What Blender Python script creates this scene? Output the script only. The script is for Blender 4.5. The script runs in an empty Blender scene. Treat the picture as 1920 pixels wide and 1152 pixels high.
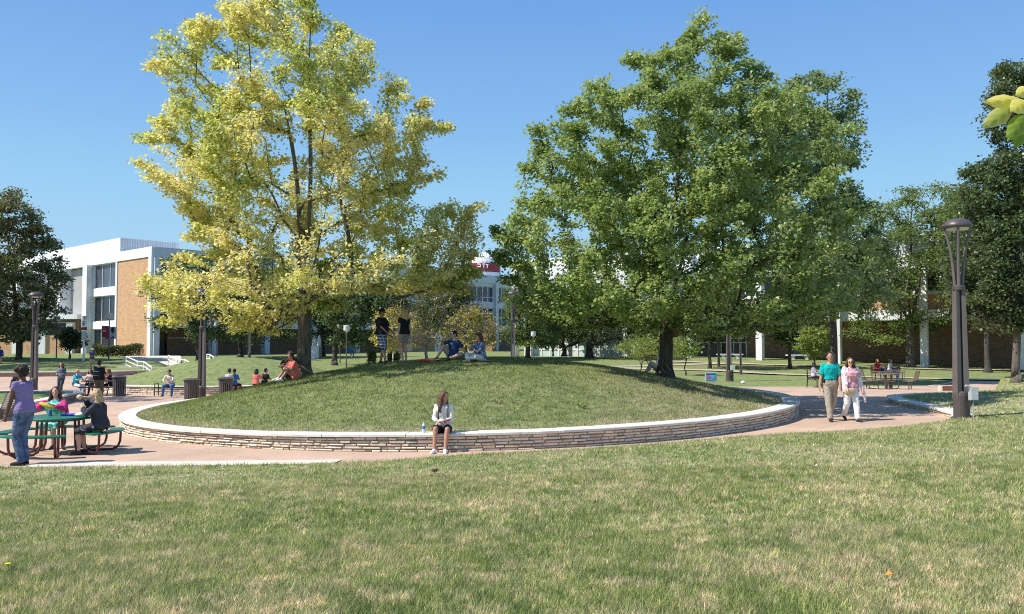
import bpy, math, random
import numpy as np
from mathutils import Vector, Matrix, noise
from mathutils.geometry import delaunay_2d_cdt
R = math.radians
random.seed(7)
C = bpy.context.scene.collection
SC = bpy.context.scene

# ------------------------------------------------------------------ camera
CAM_Z, F, PITCH = 2.25, 1550.0, math.atan(64 / 1550)
cd = bpy.data.cameras.new('camera'); cam = bpy.data.objects.new('camera', cd); C.objects.link(cam)
cam.location = (0, 0, CAM_Z); cam.rotation_euler = (math.pi / 2 + PITCH, 0, 0)
cd.sensor_width = 36; cd.lens = F / 1920 * 36; cd.clip_start = 0.05; cd.clip_end = 4000
SC.camera = cam

# ------------------------------------------------------------------ sky, sun, exposure
SUN_H = Vector((-0.957, -0.29)).normalized(); SUN_EL = R(50)
w = bpy.data.worlds.new('World'); SC.world = w; w.use_nodes = True
nt = w.node_tree; nt.nodes.clear()
sky = nt.nodes.new('ShaderNodeTexSky'); sky.sky_type = 'NISHITA'; sky.sun_disc = False
sky.sun_elevation = SUN_EL; sky.sun_rotation = math.atan2(SUN_H.x, SUN_H.y)
sky.altitude = 0; sky.air_density = 1.15; sky.dust_density = 0.35; sky.ozone_density = 2.2
bg = nt.nodes.new('ShaderNodeBackground'); bg.inputs[1].default_value = 0.12
out = nt.nodes.new('ShaderNodeOutputWorld')
# a little more blue and a cooler horizon, as on a clear dry September noon
gm = nt.nodes.new('ShaderNodeTexCoord'); sx = nt.nodes.new('ShaderNodeSeparateXYZ'); nt.links.new(gm.outputs['Generated'], sx.inputs[0])
rp = nt.nodes.new('ShaderNodeValToRGB'); e = rp.color_ramp.elements
e[0].position = 0.0; e[0].color = (2.9, 4.3, 5.5, 1); e[1].position = 0.62; e[1].color = (0.72, 1.65, 4.0, 1)
for p_, c_ in ((.18, (1.9, 3.65, 5.4)), (.25, (1.5, 3.05, 5.25)), (.38, (1.02, 2.3, 4.8))): q = e.new(p_); q.color = c_ + (1,)
nt.links.new(sx.outputs[2], rp.inputs[0])
mxs = nt.nodes.new('ShaderNodeMix'); mxs.data_type = 'RGBA'; mxs.inputs[0].default_value = 0.95
nt.links.new(sky.outputs[0], mxs.inputs[6]); nt.links.new(rp.outputs[0], mxs.inputs[7])
nt.links.new(mxs.outputs[2], bg.inputs[0]); nt.links.new(bg.outputs[0], out.inputs[0])
sl = bpy.data.lights.new('sun', 'SUN'); so = bpy.data.objects.new('sun', sl); C.objects.link(so)
sl.energy = 4.6; sl.angle = R(0.5); sl.color = (1.0, 0.955, 0.88)
sd = Vector((SUN_H.x * math.cos(SUN_EL), SUN_H.y * math.cos(SUN_EL), math.sin(SUN_EL)))
so.rotation_euler = sd.to_track_quat('Z', 'Y').to_euler()
SC.view_settings.view_transform = 'Standard'; SC.view_settings.look = 'None'
SC.view_settings.exposure = 0.48; SC.view_settings.gamma = 1.0
SC.cycles.use_denoising = False; SC.cycles.sample_clamp_indirect = 3.0; SC.cycles.max_bounces = 6; SC.cycles.pixel_filter_type = 'BLACKMAN_HARRIS'; SC.cycles.filter_width = 1.05; SC.cycles.diffuse_bounces = 4; SC.cycles.transmission_bounces = 4
SC.cycles.transparent_max_bounces = 6; SC.cycles.caustics_reflective = False; SC.cycles.caustics_refractive = False

# ------------------------------------------------------------------ materials
MATS = {}
def mat(name, col, rough=0.75, var=0.12, scale=4.0, bump=0.0, bscale=None, metal=0.0, spec=0.35, detail=4, coords='Object', col2=None):
    """Principled with noise variation between darker and lighter shades of the thing's own colour."""
    if name in MATS: return MATS[name]
    m = bpy.data.materials.new(name); m.use_nodes = True; MATS[name] = m
    t = m.node_tree; b = t.nodes['Principled BSDF']
    b.inputs['Roughness'].default_value = rough; b.inputs['Metallic'].default_value = metal
    b.inputs['Specular IOR Level'].default_value = spec
    tc = t.nodes.new('ShaderNodeTexCoord'); n = t.nodes.new('ShaderNodeTexNoise')
    n.inputs['Scale'].default_value = scale; n.inputs['Detail'].default_value = detail
    t.links.new(tc.outputs[coords], n.inputs['Vector'])
    rp = t.nodes.new('ShaderNodeValToRGB')
    c2 = col2 or col
    rp.color_ramp.elements[0].position = 0.3; rp.color_ramp.elements[1].position = 0.7
    rp.color_ramp.elements[0].color = tuple(max(0, v * (1 - var)) for v in col) + (1,)
    rp.color_ramp.elements[1].color = tuple(min(1, v * (1 + var)) for v in c2) + (1,)
    t.links.new(n.outputs['Fac'], rp.inputs[0]); t.links.new(rp.outputs[0], b.inputs['Base Color'])
    if bump:
        n2 = t.nodes.new('ShaderNodeTexNoise'); n2.inputs['Scale'].default_value = bscale or scale * 4
        n2.inputs['Detail'].default_value = 3
        t.links.new(tc.outputs[coords], n2.inputs['Vector'])
        bp = t.nodes.new('ShaderNodeBump'); bp.inputs['Strength'].default_value = bump; bp.inputs['Distance'].default_value = 0.02
        t.links.new(n2.outputs['Fac'], bp.inputs['Height']); t.links.new(bp.outputs[0], b.inputs['Normal'])
    return m

def mixrgb(t, a, b, fac, mode='MIX'):
    m = t.nodes.new('ShaderNodeMix'); m.data_type = 'RGBA'; m.blend_type = mode
    for s, v in ((m.inputs[0], fac), (m.inputs[6], a), (m.inputs[7], b)):
        if hasattr(v, 'is_linked') or hasattr(v, 'links'): t.links.new(v, s)
        else: s.default_value = v if not isinstance(v, tuple) else (v + (1,) if len(v) == 3 else v)
    return m.outputs[2]

def ramp(t, src, stops):
    r = t.nodes.new('ShaderNodeValToRGB'); e = r.color_ramp.elements
    while len(e) < len(stops): e.new(0.5)
    for i, (p, c) in enumerate(stops):
        e[i].position = p; e[i].color = (c, c, c, 1) if isinstance(c, (int, float)) else tuple(c) + (1,)
    t.links.new(src, r.inputs[0]); return r.outputs[0]

def tnoise(t, vec, scale, detail=3, rough=0.5):
    n = t.nodes.new('ShaderNodeTexNoise'); n.inputs['Scale'].default_value = scale
    n.inputs['Detail'].default_value = detail; n.inputs['Roughness'].default_value = rough
    t.links.new(vec, n.inputs['Vector']); return n.outputs['Fac']

G_GREEN, G_DARK, G_DRY = (0.235, 0.272, 0.10), (0.15, 0.195, 0.068), (0.56, 0.46, 0.32)
def grass_color(t, vec, dry=0.5, fringe=False):
    """Mown lawn: green with greener and straw-dry patches in world position."""
    big = ramp(t, tnoise(t, vec, 0.55, 5, 0.7), [(0.5 - 0.1 * (dry - 0.5) * 2, 0.0), (0.72, 1.0)])
    mid = ramp(t, tnoise(t, vec, 2.4, 5, 0.7), [(0.40, 0.0), (0.58, 1.0)])
    g = mixrgb(t, G_DARK, G_GREEN, mid)
    pat = t.nodes.new('ShaderNodeMath'); pat.operation = 'MULTIPLY_ADD'
    t.links.new(big, pat.inputs[0]); pat.inputs[1].default_value = 0.5 * dry + 0.05
    m2 = t.nodes.new('ShaderNodeMath'); m2.operation = 'MULTIPLY'
    t.links.new(ramp(t, tnoise(t, vec, 5.5, 4, 0.7), [(0.5, 0.0), (0.62, 1.0)]), m2.inputs[0]); m2.inputs[1].default_value = 0.75 * dry
    t.links.new(m2.outputs[0], pat.inputs[2]); pat.use_clamp = True
    fac = pat.outputs[0]
    if fringe:   # the mound's turf is worn and straw coloured along its front rim and on its right flank
        dst = t.nodes.new('ShaderNodeVectorMath'); dst.operation = 'DISTANCE'; dst.inputs[1].default_value = (-1.47, 27.0, .4); t.links.new(vec, dst.inputs[0])
        sx_ = t.nodes.new('ShaderNodeSeparateXYZ'); t.links.new(vec, sx_.inputs[0])
        def mr(src, a, b, hi):
            m_ = t.nodes.new('ShaderNodeMapRange'); m_.inputs[1].default_value = a; m_.inputs[2].default_value = b; m_.inputs[4].default_value = hi; t.links.new(src, m_.inputs[0]); return m_.outputs[0]
        a1 = t.nodes.new('ShaderNodeMath'); t.links.new(mr(dst.outputs['Value'], 9.0, 10.0, .75), a1.inputs[0]); t.links.new(mr(sx_.outputs[0], 1.0, 6.0, .55), a1.inputs[1])
        a2 = t.nodes.new('ShaderNodeMath'); a2.operation = 'MULTIPLY'; t.links.new(a1.outputs[0], a2.inputs[0]); t.links.new(ramp(t, tnoise(t, vec, 1.1, 5, .7), [(.35, .15), (.62, 1.0)]), a2.inputs[1])
        a3 = t.nodes.new('ShaderNodeMath'); a3.use_clamp = True; t.links.new(a2.outputs[0], a3.inputs[0]); t.links.new(fac, a3.inputs[1]); fac = a3.outputs[0]
    return mixrgb(t, g, G_DRY, fac)

def lawn_mat(name, dry=0.5, fringe=False, mul=1.0):
    m = bpy.data.materials.new(name); m.use_nodes = True; t = m.node_tree; b = t.nodes['Principled BSDF']
    b.inputs['Roughness'].default_value = 0.95; b.inputs['Specular IOR Level'].default_value = 0.1
    g = t.nodes.new('ShaderNodeNewGeometry')
    c = grass_color(t, g.outputs['Position'], dry, fringe); c = mixrgb(t, c, (mul, mul, mul), 1.0, 'MULTIPLY')
    fine = ramp(t, tnoise(t, g.outputs['Position'], 22, 4, 0.75), [(0.3, 0.72), (0.7, 1.18)])
    t.links.new(mixrgb(t, c, fine, 1.0, 'MULTIPLY'), b.inputs['Base Color'])
    bp = t.nodes.new('ShaderNodeBump'); bp.inputs['Strength'].default_value = 0.7; bp.inputs['Distance'].default_value = 0.04
    t.links.new(tnoise(t, g.outputs['Position'], 16, 4, 0.8), bp.inputs['Height']); t.links.new(bp.outputs[0], b.inputs['Normal'])
    return m

def blade_mat(name, dry=0.5, fringe=False, mul=1.0):
    m = bpy.data.materials.new(name); m.use_nodes = True; t = m.node_tree; t.nodes.clear()
    g = t.nodes.new('ShaderNodeNewGeometry'); c = grass_color(t, g.outputs['Position'], dry, fringe); c = mixrgb(t, c, (mul, mul, mul), 1.0, 'MULTIPLY')
    a = t.nodes.new('ShaderNodeAttribute'); a.attribute_name = 'tint'
    c = mixrgb(t, c, a.outputs['Color'], 1.0, 'MULTIPLY'); c = mixrgb(t, c, ramp(t, tnoise(t, g.outputs['Position'], 9, 4, .75), [(.32, (.74, .80, .74)), (.68, (1.22, 1.17, 1.17))]), 1.0, 'MULTIPLY')
    d = t.nodes.new('ShaderNodeBsdfDiffuse'); tr = t.nodes.new('ShaderNodeBsdfTranslucent'); mx = t.nodes.new('ShaderNodeMixShader')
    t.links.new(c, d.inputs[0]); t.links.new(c, tr.inputs[0]); mx.inputs[0].default_value = 0.4
    t.links.new(d.outputs[0], mx.inputs[1]); t.links.new(tr.outputs[0], mx.inputs[2])
    o = t.nodes.new('ShaderNodeOutputMaterial'); t.links.new(mx.outputs[0], o.inputs[0]); return m

def leaf_mat(name, trans=0.35, gloss=0.12, mul=(1, 1, 1), under=0.25):
    if name in MATS: return MATS[name]
    m = bpy.data.materials.new(name); m.use_nodes = True; t = m.node_tree; t.nodes.clear(); MATS[name] = m
    a = t.nodes.new('ShaderNodeAttribute'); a.attribute_name = 'tint'
    c = mixrgb(t, a.outputs['Color'], tuple(mul), 1.0, 'MULTIPLY')
    g_ = t.nodes.new('ShaderNodeNewGeometry'); bf = t.nodes.new('ShaderNodeMath'); bf.operation = 'MULTIPLY'; bf.inputs[1].default_value = under
    t.links.new(g_.outputs['Backfacing'], bf.inputs[0]); c = mixrgb(t, c, (.42, .47, .36), bf.outputs[0])
    d = t.nodes.new('ShaderNodeBsdfPrincipled'); tr = t.nodes.new('ShaderNodeBsdfTranslucent'); mx = t.nodes.new('ShaderNodeMixShader')
    d.inputs['Roughness'].default_value = 0.42; d.inputs['Specular IOR Level'].default_value = gloss * 3
    t.links.new(c, d.inputs[0])
    warm = mixrgb(t, c, (1.25, 1.15, 0.5), 1.0, 'MULTIPLY'); t.links.new(warm, tr.inputs[0]); mx.inputs[0].default_value = trans
    t.links.new(d.outputs[0], mx.inputs[1]); t.links.new(tr.outputs[0], mx.inputs[2])
    o = t.nodes.new('ShaderNodeOutputMaterial'); t.links.new(mx.outputs[0], o.inputs[0]); return m

def paving_mat(name, col, joint=3.0):
    m = bpy.data.materials.new(name); m.use_nodes = True; t = m.node_tree; b = t.nodes['Principled BSDF']
    g = t.nodes.new('ShaderNodeNewGeometry'); v = g.outputs['Position']
    a = mixrgb(t, tuple(c * 0.86 for c in col), tuple(min(1, c * 1.1) for c in col), ramp(t, tnoise(t, v, 0.55, 5, 0.6), [(0.35, 0.0), (0.65, 1.0)]))
    a = mixrgb(t, a, ramp(t, tnoise(t, v, 40, 2, 0.6), [(0.2, 0.86), (0.8, 1.1)]), 1.0, 'MULTIPLY')
    br = t.nodes.new('ShaderNodeTexBrick'); br.offset = 0; br.inputs['Scale'].default_value = 1.0
    br.inputs['Brick Width'].default_value = joint; br.inputs['Row Height'].default_value = joint
    br.inputs['Mortar Size'].default_value = 0.012; br.inputs['Mortar Smooth'].default_value = 0.2
    mp = t.nodes.new('ShaderNodeMapping'); mp.inputs['Rotation'].default_value = (0, 0, R(38)); t.links.new(v, mp.inputs[0]); t.links.new(mp.outputs[0], br.inputs['Vector'])
    a = mixrgb(t, a, tuple(c * 0.6 for c in col), br.outputs['Fac'])
    st = ramp(t, tnoise(t, v, 2.3, 5, 0.75), [(0.62, 0.0), (0.78, 0.35)])
    a = mixrgb(t, a, tuple(c * 0.7 for c in col), st)
    t.links.new(a, b.inputs['Base Color']); b.inputs['Roughness'].default_value = 0.85; b.inputs['Specular IOR Level'].default_value = 0.25
    return m

def brick_mat(name, c1, c2, mortar, sc=1.0):
    m = bpy.data.materials.new(name); m.use_nodes = True; t = m.node_tree; b = t.nodes['Principled BSDF']
    uv = t.nodes.new('ShaderNodeUVMap'); uv.uv_map = 'wall'
    br = t.nodes.new('ShaderNodeTexBrick'); t.links.new(uv.outputs[0], br.inputs['Vector'])
    br.inputs['Color1'].default_value = c1 + (1,); br.inputs['Color2'].default_value = c2 + (1,); br.inputs['Mortar'].default_value = mortar + (1,)
    br.inputs['Scale'].default_value = 1.0; br.inputs['Brick Width'].default_value = 0.42 * sc; br.inputs['Row Height'].default_value = 0.14 * sc
    br.inputs['Mortar Size'].default_value = 0.012; br.inputs['Bias'].default_value = -0.1
    n = ramp(t, tnoise(t, uv.outputs[0], 1.3, 5, 0.7), [(0.3, 0.82), (0.7, 1.12)])
    mp = t.nodes.new('ShaderNodeMapping'); mp.inputs['Scale'].default_value = (1.2, 5, 1); t.links.new(uv.outputs[0], mp.inputs[0])
    n3 = ramp(t, tnoise(t, mp.outputs[0], 1.6, 4, 0.7), [(0.58, 1.0), (0.75, 0.72)])
    c = mixrgb(t, br.outputs[0], n, 1.0, 'MULTIPLY'); c = mixrgb(t, c, n3, 1.0, 'MULTIPLY')
    t.links.new(c, b.inputs['Base Color']); b.inputs['Roughness'].default_value = 0.9
    return m

def glass_mat(name, col=(0.02, 0.025, 0.03), rough=0.06, var=0.5):
    m = mat(name, col, rough, var, 0.35, spec=0.6, coords='Object'); return m

# ------------------------------------------------------------------ mesh builder
class MB:
    def __init__(s): s.v = []; s.f = []; s.m = []
    def add(s, vs, fs, mi=0):
        o = len(s.v); s.v += [tuple(p) for p in vs]; s.f += [tuple(i + o for i in f) for f in fs]; s.m += [mi] * len(fs); return s
    def box(s, c, d, rz=0, mi=0, rx=0, ry=0):
        M = Matrix.Rotation(rz, 3, 'Z') @ Matrix.Rotation(rx, 3, 'X') @ Matrix.Rotation(ry, 3, 'Y')
        c = Vector(c); vs = [c + M @ Vector((x * d[0] / 2, y * d[1] / 2, z * d[2] / 2)) for z in (-1, 1) for y in (-1, 1) for x in (-1, 1)]
        return s.add(vs, [(0, 2, 3, 1), (4, 5, 7, 6), (0, 1, 5, 4), (2, 6, 7, 3), (0, 4, 6, 2), (1, 3, 7, 5)], mi)
    def fbox(s, Fr, u0, u1, d0, d1, z0, z1, mi=0):
        o, U, N = Fr
        vs = [(o[0] + U[0] * u + N[0] * d, o[1] + U[1] * u + N[1] * d, z) for z in (z0, z1) for d in (d0, d1) for u in (u0, u1)]
        fs = [(0, 2, 3, 1), (4, 5, 7, 6), (0, 1, 5, 4), (2, 6, 7, 3), (0, 4, 6, 2), (1, 3, 7, 5)]
        if U[0] * N[1] - U[1] * N[0] < 0: fs = [f[::-1] for f in fs]
        return s.add(vs, fs, mi)
    def loft(s, rings, mi=0, cap=True, closed=True):
        o = len(s.v); n = len(rings[0])
        for r in rings: s.v += [tuple(p) for p in r]
        fs = []
        for i in range(len(rings) - 1):
            for j in range(n if closed else n - 1):
                a = o + i * n + j; b = o + i * n + (j + 1) % n; fs.append((a, b, b + n, a + n))
        if cap:
            fs.append(tuple(o + j for j in range(n))[::-1]); e = o + (len(rings) - 1) * n; fs.append(tuple(e + j for j in range(n)))
        s.f += fs; s.m += [mi] * len(fs); return s
    def tube(s, path, rad, n=8, mi=0, round_ends=False):
        P = [Vector(p) for p in path]; k = len(P)
        rad = [rad] * k if isinstance(rad, (int, float)) else list(rad)
        if round_ends:
            d0 = (P[0] - P[1]).normalized(); d1 = (P[-1] - P[-2]).normalized(); r0, r1 = rad[0], rad[-1]
            P = [P[0] + d0 * r0 * 0.9, P[0] + d0 * r0 * 0.5] + P + [P[-1] + d1 * r1 * 0.5, P[-1] + d1 * r1 * 0.9]
            rad = [r0 * 0.35, r0 * 0.82] + rad + [r1 * 0.82, r1 * 0.35]; k = len(P)
        rings = []; up = None
        for i in range(k):
            d = (P[min(i + 1, k - 1)] - P[max(i - 1, 0)])
            if d.length < 1e-9: d = Vector((0, 0, 1))
            d.normalize()
            if up is None: up = d.orthogonal().normalized()
            up = up - d * up.dot(d)
            if up.length < 1e-6: up = d.orthogonal()
            up.normalize(); b = d.cross(up)
            rings.append([P[i] + (up * math.cos(a) + b * math.sin(a)) * rad[i] for a in (2 * math.pi * j / n for j in range(n))])
        return s.loft(rings, mi)
    def cyl(s, c, r0, r1, z0, z1, n=16, mi=0):
        return s.loft([[(c[0] + r * math.cos(2 * math.pi * j / n), c[1] + r * math.sin(2 * math.pi * j / n), z) for j in range(n)] for r, z in ((r0, z0), (r1, z1))], mi)
    def lathe(s, c, prof, n=20, mi=0):
        return s.loft([[(c[0] + r * math.cos(2 * math.pi * j / n), c[1] + r * math.sin(2 * math.pi * j / n), c[2] + z) for j in range(n)] for r, z in prof], mi)
    def ell(s, c, r, M=None, mi=0, nu=14, nv=10):
        c = Vector(c); M = M or Matrix.Identity(3); rings = []
        for i in range(nv + 1):
            th = math.pi * min(max(i / nv, 0.02), 0.98)
            rings.append([c + M @ Vector((r[0] * math.sin(th) * math.cos(2 * math.pi * j / nu), r[1] * math.sin(th) * math.sin(2 * math.pi * j / nu), -r[2] * math.cos(th))) for j in range(nu)])
        return s.loft(rings, mi)
    def prism(s, poly, z0, z1, mi=0):
        n = len(poly); return s.loft([[(p[0], p[1], z) for p in poly] for z in (z0, z1)], mi)
    def build(s, name, mats, parent=None, smooth=False, vox=None, sm=3, wuv=False, loc=None, disp=None, rz=0):
        me = bpy.data.meshes.new(name); me.from_pydata(s.v, [], s.f)
        if not isinstance(mats, (list, tuple)): mats = [mats]
        for m in mats: me.materials.append(m)
        if len(mats) > 1: me.polygons.foreach_set('material_index', s.m)
        if smooth or vox: me.polygons.foreach_set('use_smooth', [True] * len(me.polygons))
        if wuv:
            uv = me.uv_layers.new(name='wall')
            for p in me.polygons:
                n = p.normal
                for li in p.loop_indices:
                    c = me.vertices[me.loops[li].vertex_index].co
                    if abs(n.z) > 0.7: uv.data[li].uv = (c.x, c.y)
                    else: uv.data[li].uv = (c.x * -n.y + c.y * n.x, c.z)
        me.update()
        o = bpy.data.objects.new(name, me); C.objects.link(o)
        if parent: o.parent = parent
        if loc: o.location = loc
        if rz: o.rotation_euler = (0, 0, rz)
        if vox:
            md = o.modifiers.new('remesh', 'REMESH'); md.mode = 'VOXEL'; md.voxel_size = vox; md.use_smooth_shade = True
            sm_ = o.modifiers.new('smooth', 'SMOOTH'); sm_.factor = 0.5; sm_.iterations = sm
            if disp:
                tx = bpy.data.textures.new('wrinkle', 'CLOUDS'); tx.noise_scale = disp[1]
                dm = o.modifiers.new('wrinkle', 'DISPLACE'); dm.texture = tx; dm.strength = disp[0]; dm.mid_level = 0.5
        return o

def tag(o, label=None, cat=None, group=None, kind=None):
    if label: o['label'] = label
    if cat: o['category'] = cat
    if group: o['group'] = group
    if kind: o['kind'] = kind
    return o
def empty(name, loc, label, cat, group=None, rz=0, sc=1.0):
    o = bpy.data.objects.new(name, None); C.objects.link(o); o.location = loc; o.rotation_euler = (0, 0, rz); o.scale = (sc,) * 3
    o.empty_display_size = 0.2
    return tag(o, label, cat, group)
KIDS = {}
def copy_tree(root, loc, label, rz=0, sc=None):
    def cp(o, par):
        c = o.copy(); C.objects.link(c); c.parent = par
        for ch in list(o.children): cp(ch, c)
        return c
    r = cp(root, None); r.location = loc; r.rotation_euler = (0, 0, rz)
    if sc: r.scale = (sc,) * 3
    r['label'] = label
    return r

def at(px, py, Y):
    """The world point seen at photo pixel (px, py) whose world y is Y."""
    dx = (px - 960) / F; dz = (576 - py) / F
    d = Vector((dx, math.cos(PITCH) - dz * math.sin(PITCH), math.sin(PITCH) + dz * math.cos(PITCH)))
    k = Y / d.y; return Vector((d.x * k, Y, CAM_Z + d.z * k))
def xat(px, Y): return (px - 960) / F * Y

# ------------------------------------------------------------------ terrain
_GY = [0, 25, 35, 42, 50, 60, 70, 80, 90, 110, 140, 2000]; _GZ = [0, 0, -.12, -.3, -.28, -.1, .25, .75, .65, .8, .8, .8]
def G(x, y):
    """Paved ground level."""
    z = float(np.interp(y, _GY, _GZ))
    k = 0.018 if x > -1.5 else 0.007 + 0.011 * min(1, max(0, (y - 17) / 5))
    return z + k * min(max(x + 1.5, -14), 12) * min(1, max(0, (60 - y) / 25))
M1 = (-1.47, 27.0, 10.2); M2 = (-16.4, 49.5, 7.6)
def cap1(x, y): return 0.385 + 0.018 * (x + 1.5)
def cap2(x, y): return G(M2[0], M2[1]) + 0.36
def mound(M, capf, h, x, y):
    s2 = ((x - M[0]) ** 2 + (y - M[1]) ** 2) / (M[2] - 0.35) ** 2
    if s2 >= 1: return None
    return capf(x, y) - 0.05 + h * (1 - s2) ** 1.3 + 0.03 * noise.noise((x * 0.6, y * 0.6, 3)) * min(1, (1 - s2) * 4)

EDGE = [(-60, 14.2, .0), (-14, 14.8, .0), (-9.3, 14.9, .0), (-6.5, 15.0, .01), (-3.8, 15.1, 0.03), (-2.4, 15.1, .08), (-1.2, 15.1, .17), (1.35, 15.3, .28), (3.2, 16.3, .28), (5, 17.4, .27), (6.4, 18.4, .22), (7.7, 19.3, .17), (9.3, 19.9, .22), (10.6, 20.45, .30)]
WALL_R = [(11.0, 20.7), (11.55, 21.7), (11.85, 23.0), (12.1, 24.6), (12.3, 26.2), (12.55, 27.6), (13.0, 28.7), (13.9, 29.5), (15.2, 30.1), (17.0, 30.7), (19.0, 31.6)]
BACK = [(20.5, 34.0, .38), (21.6, 36.6, .62), (24, 38.5, .75), (30, 43, .7), (60, 56, .9)]
CTRL = [(0, 0, .66), (-4, 0, .64), (4, 0, .68), (-3, 4, .6), (3, 4, .66), (0, 5.5, .62), (-8, 7.5, .32), (-6, 11, .12), (-9, 11, .02), (0, 10, .46), (-3, 13, .16), (2, 13, .38), (5, 10, .52), (5.5, 14.5, .4), (8, 15, .42), (10, 17, .38), (13, 20.5, .42), (14.5, 23, .5), (14, 26, .44), (17, 27, .6), (18, 30, .5), (22, 32, .72), (26, 34, .95), (20, 20, .75), (12, 12, .62), (-20, 8, .1), (-30, 0, .2), (-40, 10, 0), (30, 20, 1.1), (60, 30, 1.6), (60, 0, 1.4), (0, -15, .9), (30, -15, 1.2), (-30, -15, .5)] \
    + EDGE + BACK + [(x + 0.15, y + 0.02, .37) for x, y in WALL_R[:-1]] + [(19.3, 31.7, .36)]
_P = np.array(CTRL, float)
_A = np.sqrt(((_P[:, None, :2] - _P[None, :, :2]) ** 2).sum(-1) + 0.05)
_n = len(_P); _K = np.zeros((_n + 3, _n + 3)); _K[:_n, :_n] = _A + np.eye(_n) * -0.02
_K[:_n, _n] = 1; _K[:_n, _n + 1:] = _P[:, :2]; _K[_n:, :_n] = _K[:_n, _n:].T
_W = np.linalg.solve(_K, np.concatenate([_P[:, 2], np.zeros(3)]))
def lawnz(X, Y):
    X = np.atleast_1d(np.asarray(X, float)); Y = np.atleast_1d(np.asarray(Y, float))
    D = np.sqrt((X[:, None] - _P[None, :, 0]) ** 2 + (Y[:, None] - _P[None, :, 1]) ** 2 + 0.05)
    return D @ _W[:_n] + _W[_n] + _W[_n + 1] * X + _W[_n + 2] * Y
LAWN_POLY = [(-60, -20)] + [(a, b) for a, b, c in EDGE] + [(x + 0.12, y - 0.02) for x, y in WALL_R] + [(a, b) for a, b, c in BACK] + [(60, -20)]
def inside(x, y, poly):
    c = False; j = len(poly) - 1
    for i in range(len(poly)):
        if (poly[i][1] > y) != (poly[j][1] > y) and x < (poly[j][0] - poly[i][0]) * (y - poly[i][1]) / (poly[j][1] - poly[i][1]) + poly[i][0]: c = not c
        j = i
    return c
def H(x, y):
    for M, cf in ((M1, cap1), (M2, cap2)):
        z = mound(M, cf, 1.35, x, y)
        if z is not None: return z
    if inside(x, y, LAWN_POLY): return float(lawnz(x, y)[0])
    return G(x, y)

def sheet(name, poly, step, zf, m, off=0.0, skirt=0.0, smooth=True, extra=None):
    xs = [p[0] for p in poly]; ys = [p[1] for p in poly]
    bd = []
    for i, p in enumerate(poly):
        q = poly[(i + 1) % len(poly)]; L = math.hypot(q[0] - p[0], q[1] - p[1]); k = max(1, int(L / step))
        bd += [(p[0] + (q[0] - p[0]) * t / k, p[1] + (q[1] - p[1]) * t / k) for t in range(k)]
    nb = len(bd); pts = [Vector(p) for p in bd]
    nx = int((max(xs) - min(xs)) / step) + 1; ny = int((max(ys) - min(ys)) / step) + 1
    for i in range(1, nx):
        for j in range(1, ny):
            x = min(xs) + i * step + random.uniform(-.1, .1) * step; y = min(ys) + j * step + random.uniform(-.1, .1) * step
            if inside(x, y, poly): pts.append(Vector((x, y)))
    vo, eo, fo, *_ = delaunay_2d_cdt(pts, [], [list(range(nb))], 1, 1e-4)
    V = [(v.x, v.y, zf(v.x, v.y) + off) for v in vo]; Fc = []
    for f in fo:
        a, b, c = (vo[i] for i in f[:3]); Fc.append(tuple(f) if (b - a).cross(c - a) > 0 else tuple(f)[::-1])
    if skirt:
        key = {}
        for i, v in enumerate(vo): key[(round(v.x, 3), round(v.y, 3))] = i
        idx = [key.get((round(p[0], 3), round(p[1], 3))) for p in bd]
        A = sum(bd[i][0] * bd[(i + 1) % nb][1] - bd[(i + 1) % nb][0] * bd[i][1] for i in range(nb))
        for i in range(nb):
            a, b = idx[i], idx[(i + 1) % nb]
            if a is None or b is None: continue
            o = len(V); V += [(V[a][0], V[a][1], V[a][2] - skirt), (V[b][0], V[b][1], V[b][2] - skirt)]
            Fc.append((a, o, o + 1, b) if A > 0 else (b, o + 1, o, a))
    mb = MB(); mb.add(V, Fc); o = mb.build(name, m, smooth=smooth); o['kind'] = 'structure'; return o

M_PAVE = paving_mat('pinkish paving', (0.52, 0.365, 0.265), 3.2)
M_PATH = mat('tan concrete path', (0.46, 0.38, 0.28), 0.85, 0.12, 2.0, 0.15, 30)
M_CONC = mat('pale concrete', (0.62, 0.56, 0.46), 0.85, 0.12, 2.0, 0.15, 30)
M_LAWN = lawn_mat('lawn soil and thatch', 0.8); M_LAWN2 = lawn_mat('far lawn', 0.25); M_LAWNM = lawn_mat('mound lawn base', 0.3, True, .85)

# ground to the horizon
mb = MB(); xs = [-1500, -600, -250, -120, -80] + list(range(-60, 61, 3)) + [80, 120, 250, 600, 1500]; ys = [-60, -20, 0, 8] + list(range(12, 141, 3)) + [180, 300, 700, 2500]
V = [(x, y, G(x, y) - 0.03 + (0.12 * noise.noise((x * .07, y * .07, 0)) if y > 58 else -0.05 if y < 44 else 0)) for y in ys for x in xs]; nx = len(xs)
mb.add(V, [(j * nx + i, j * nx + i + 1, (j + 1) * nx + i + 1, (j + 1) * nx + i) for j in range(len(ys) - 1) for i in range(nx - 1)])
mb.build('ground', M_LAWN2, smooth=True)['kind'] = 'structure'
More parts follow.
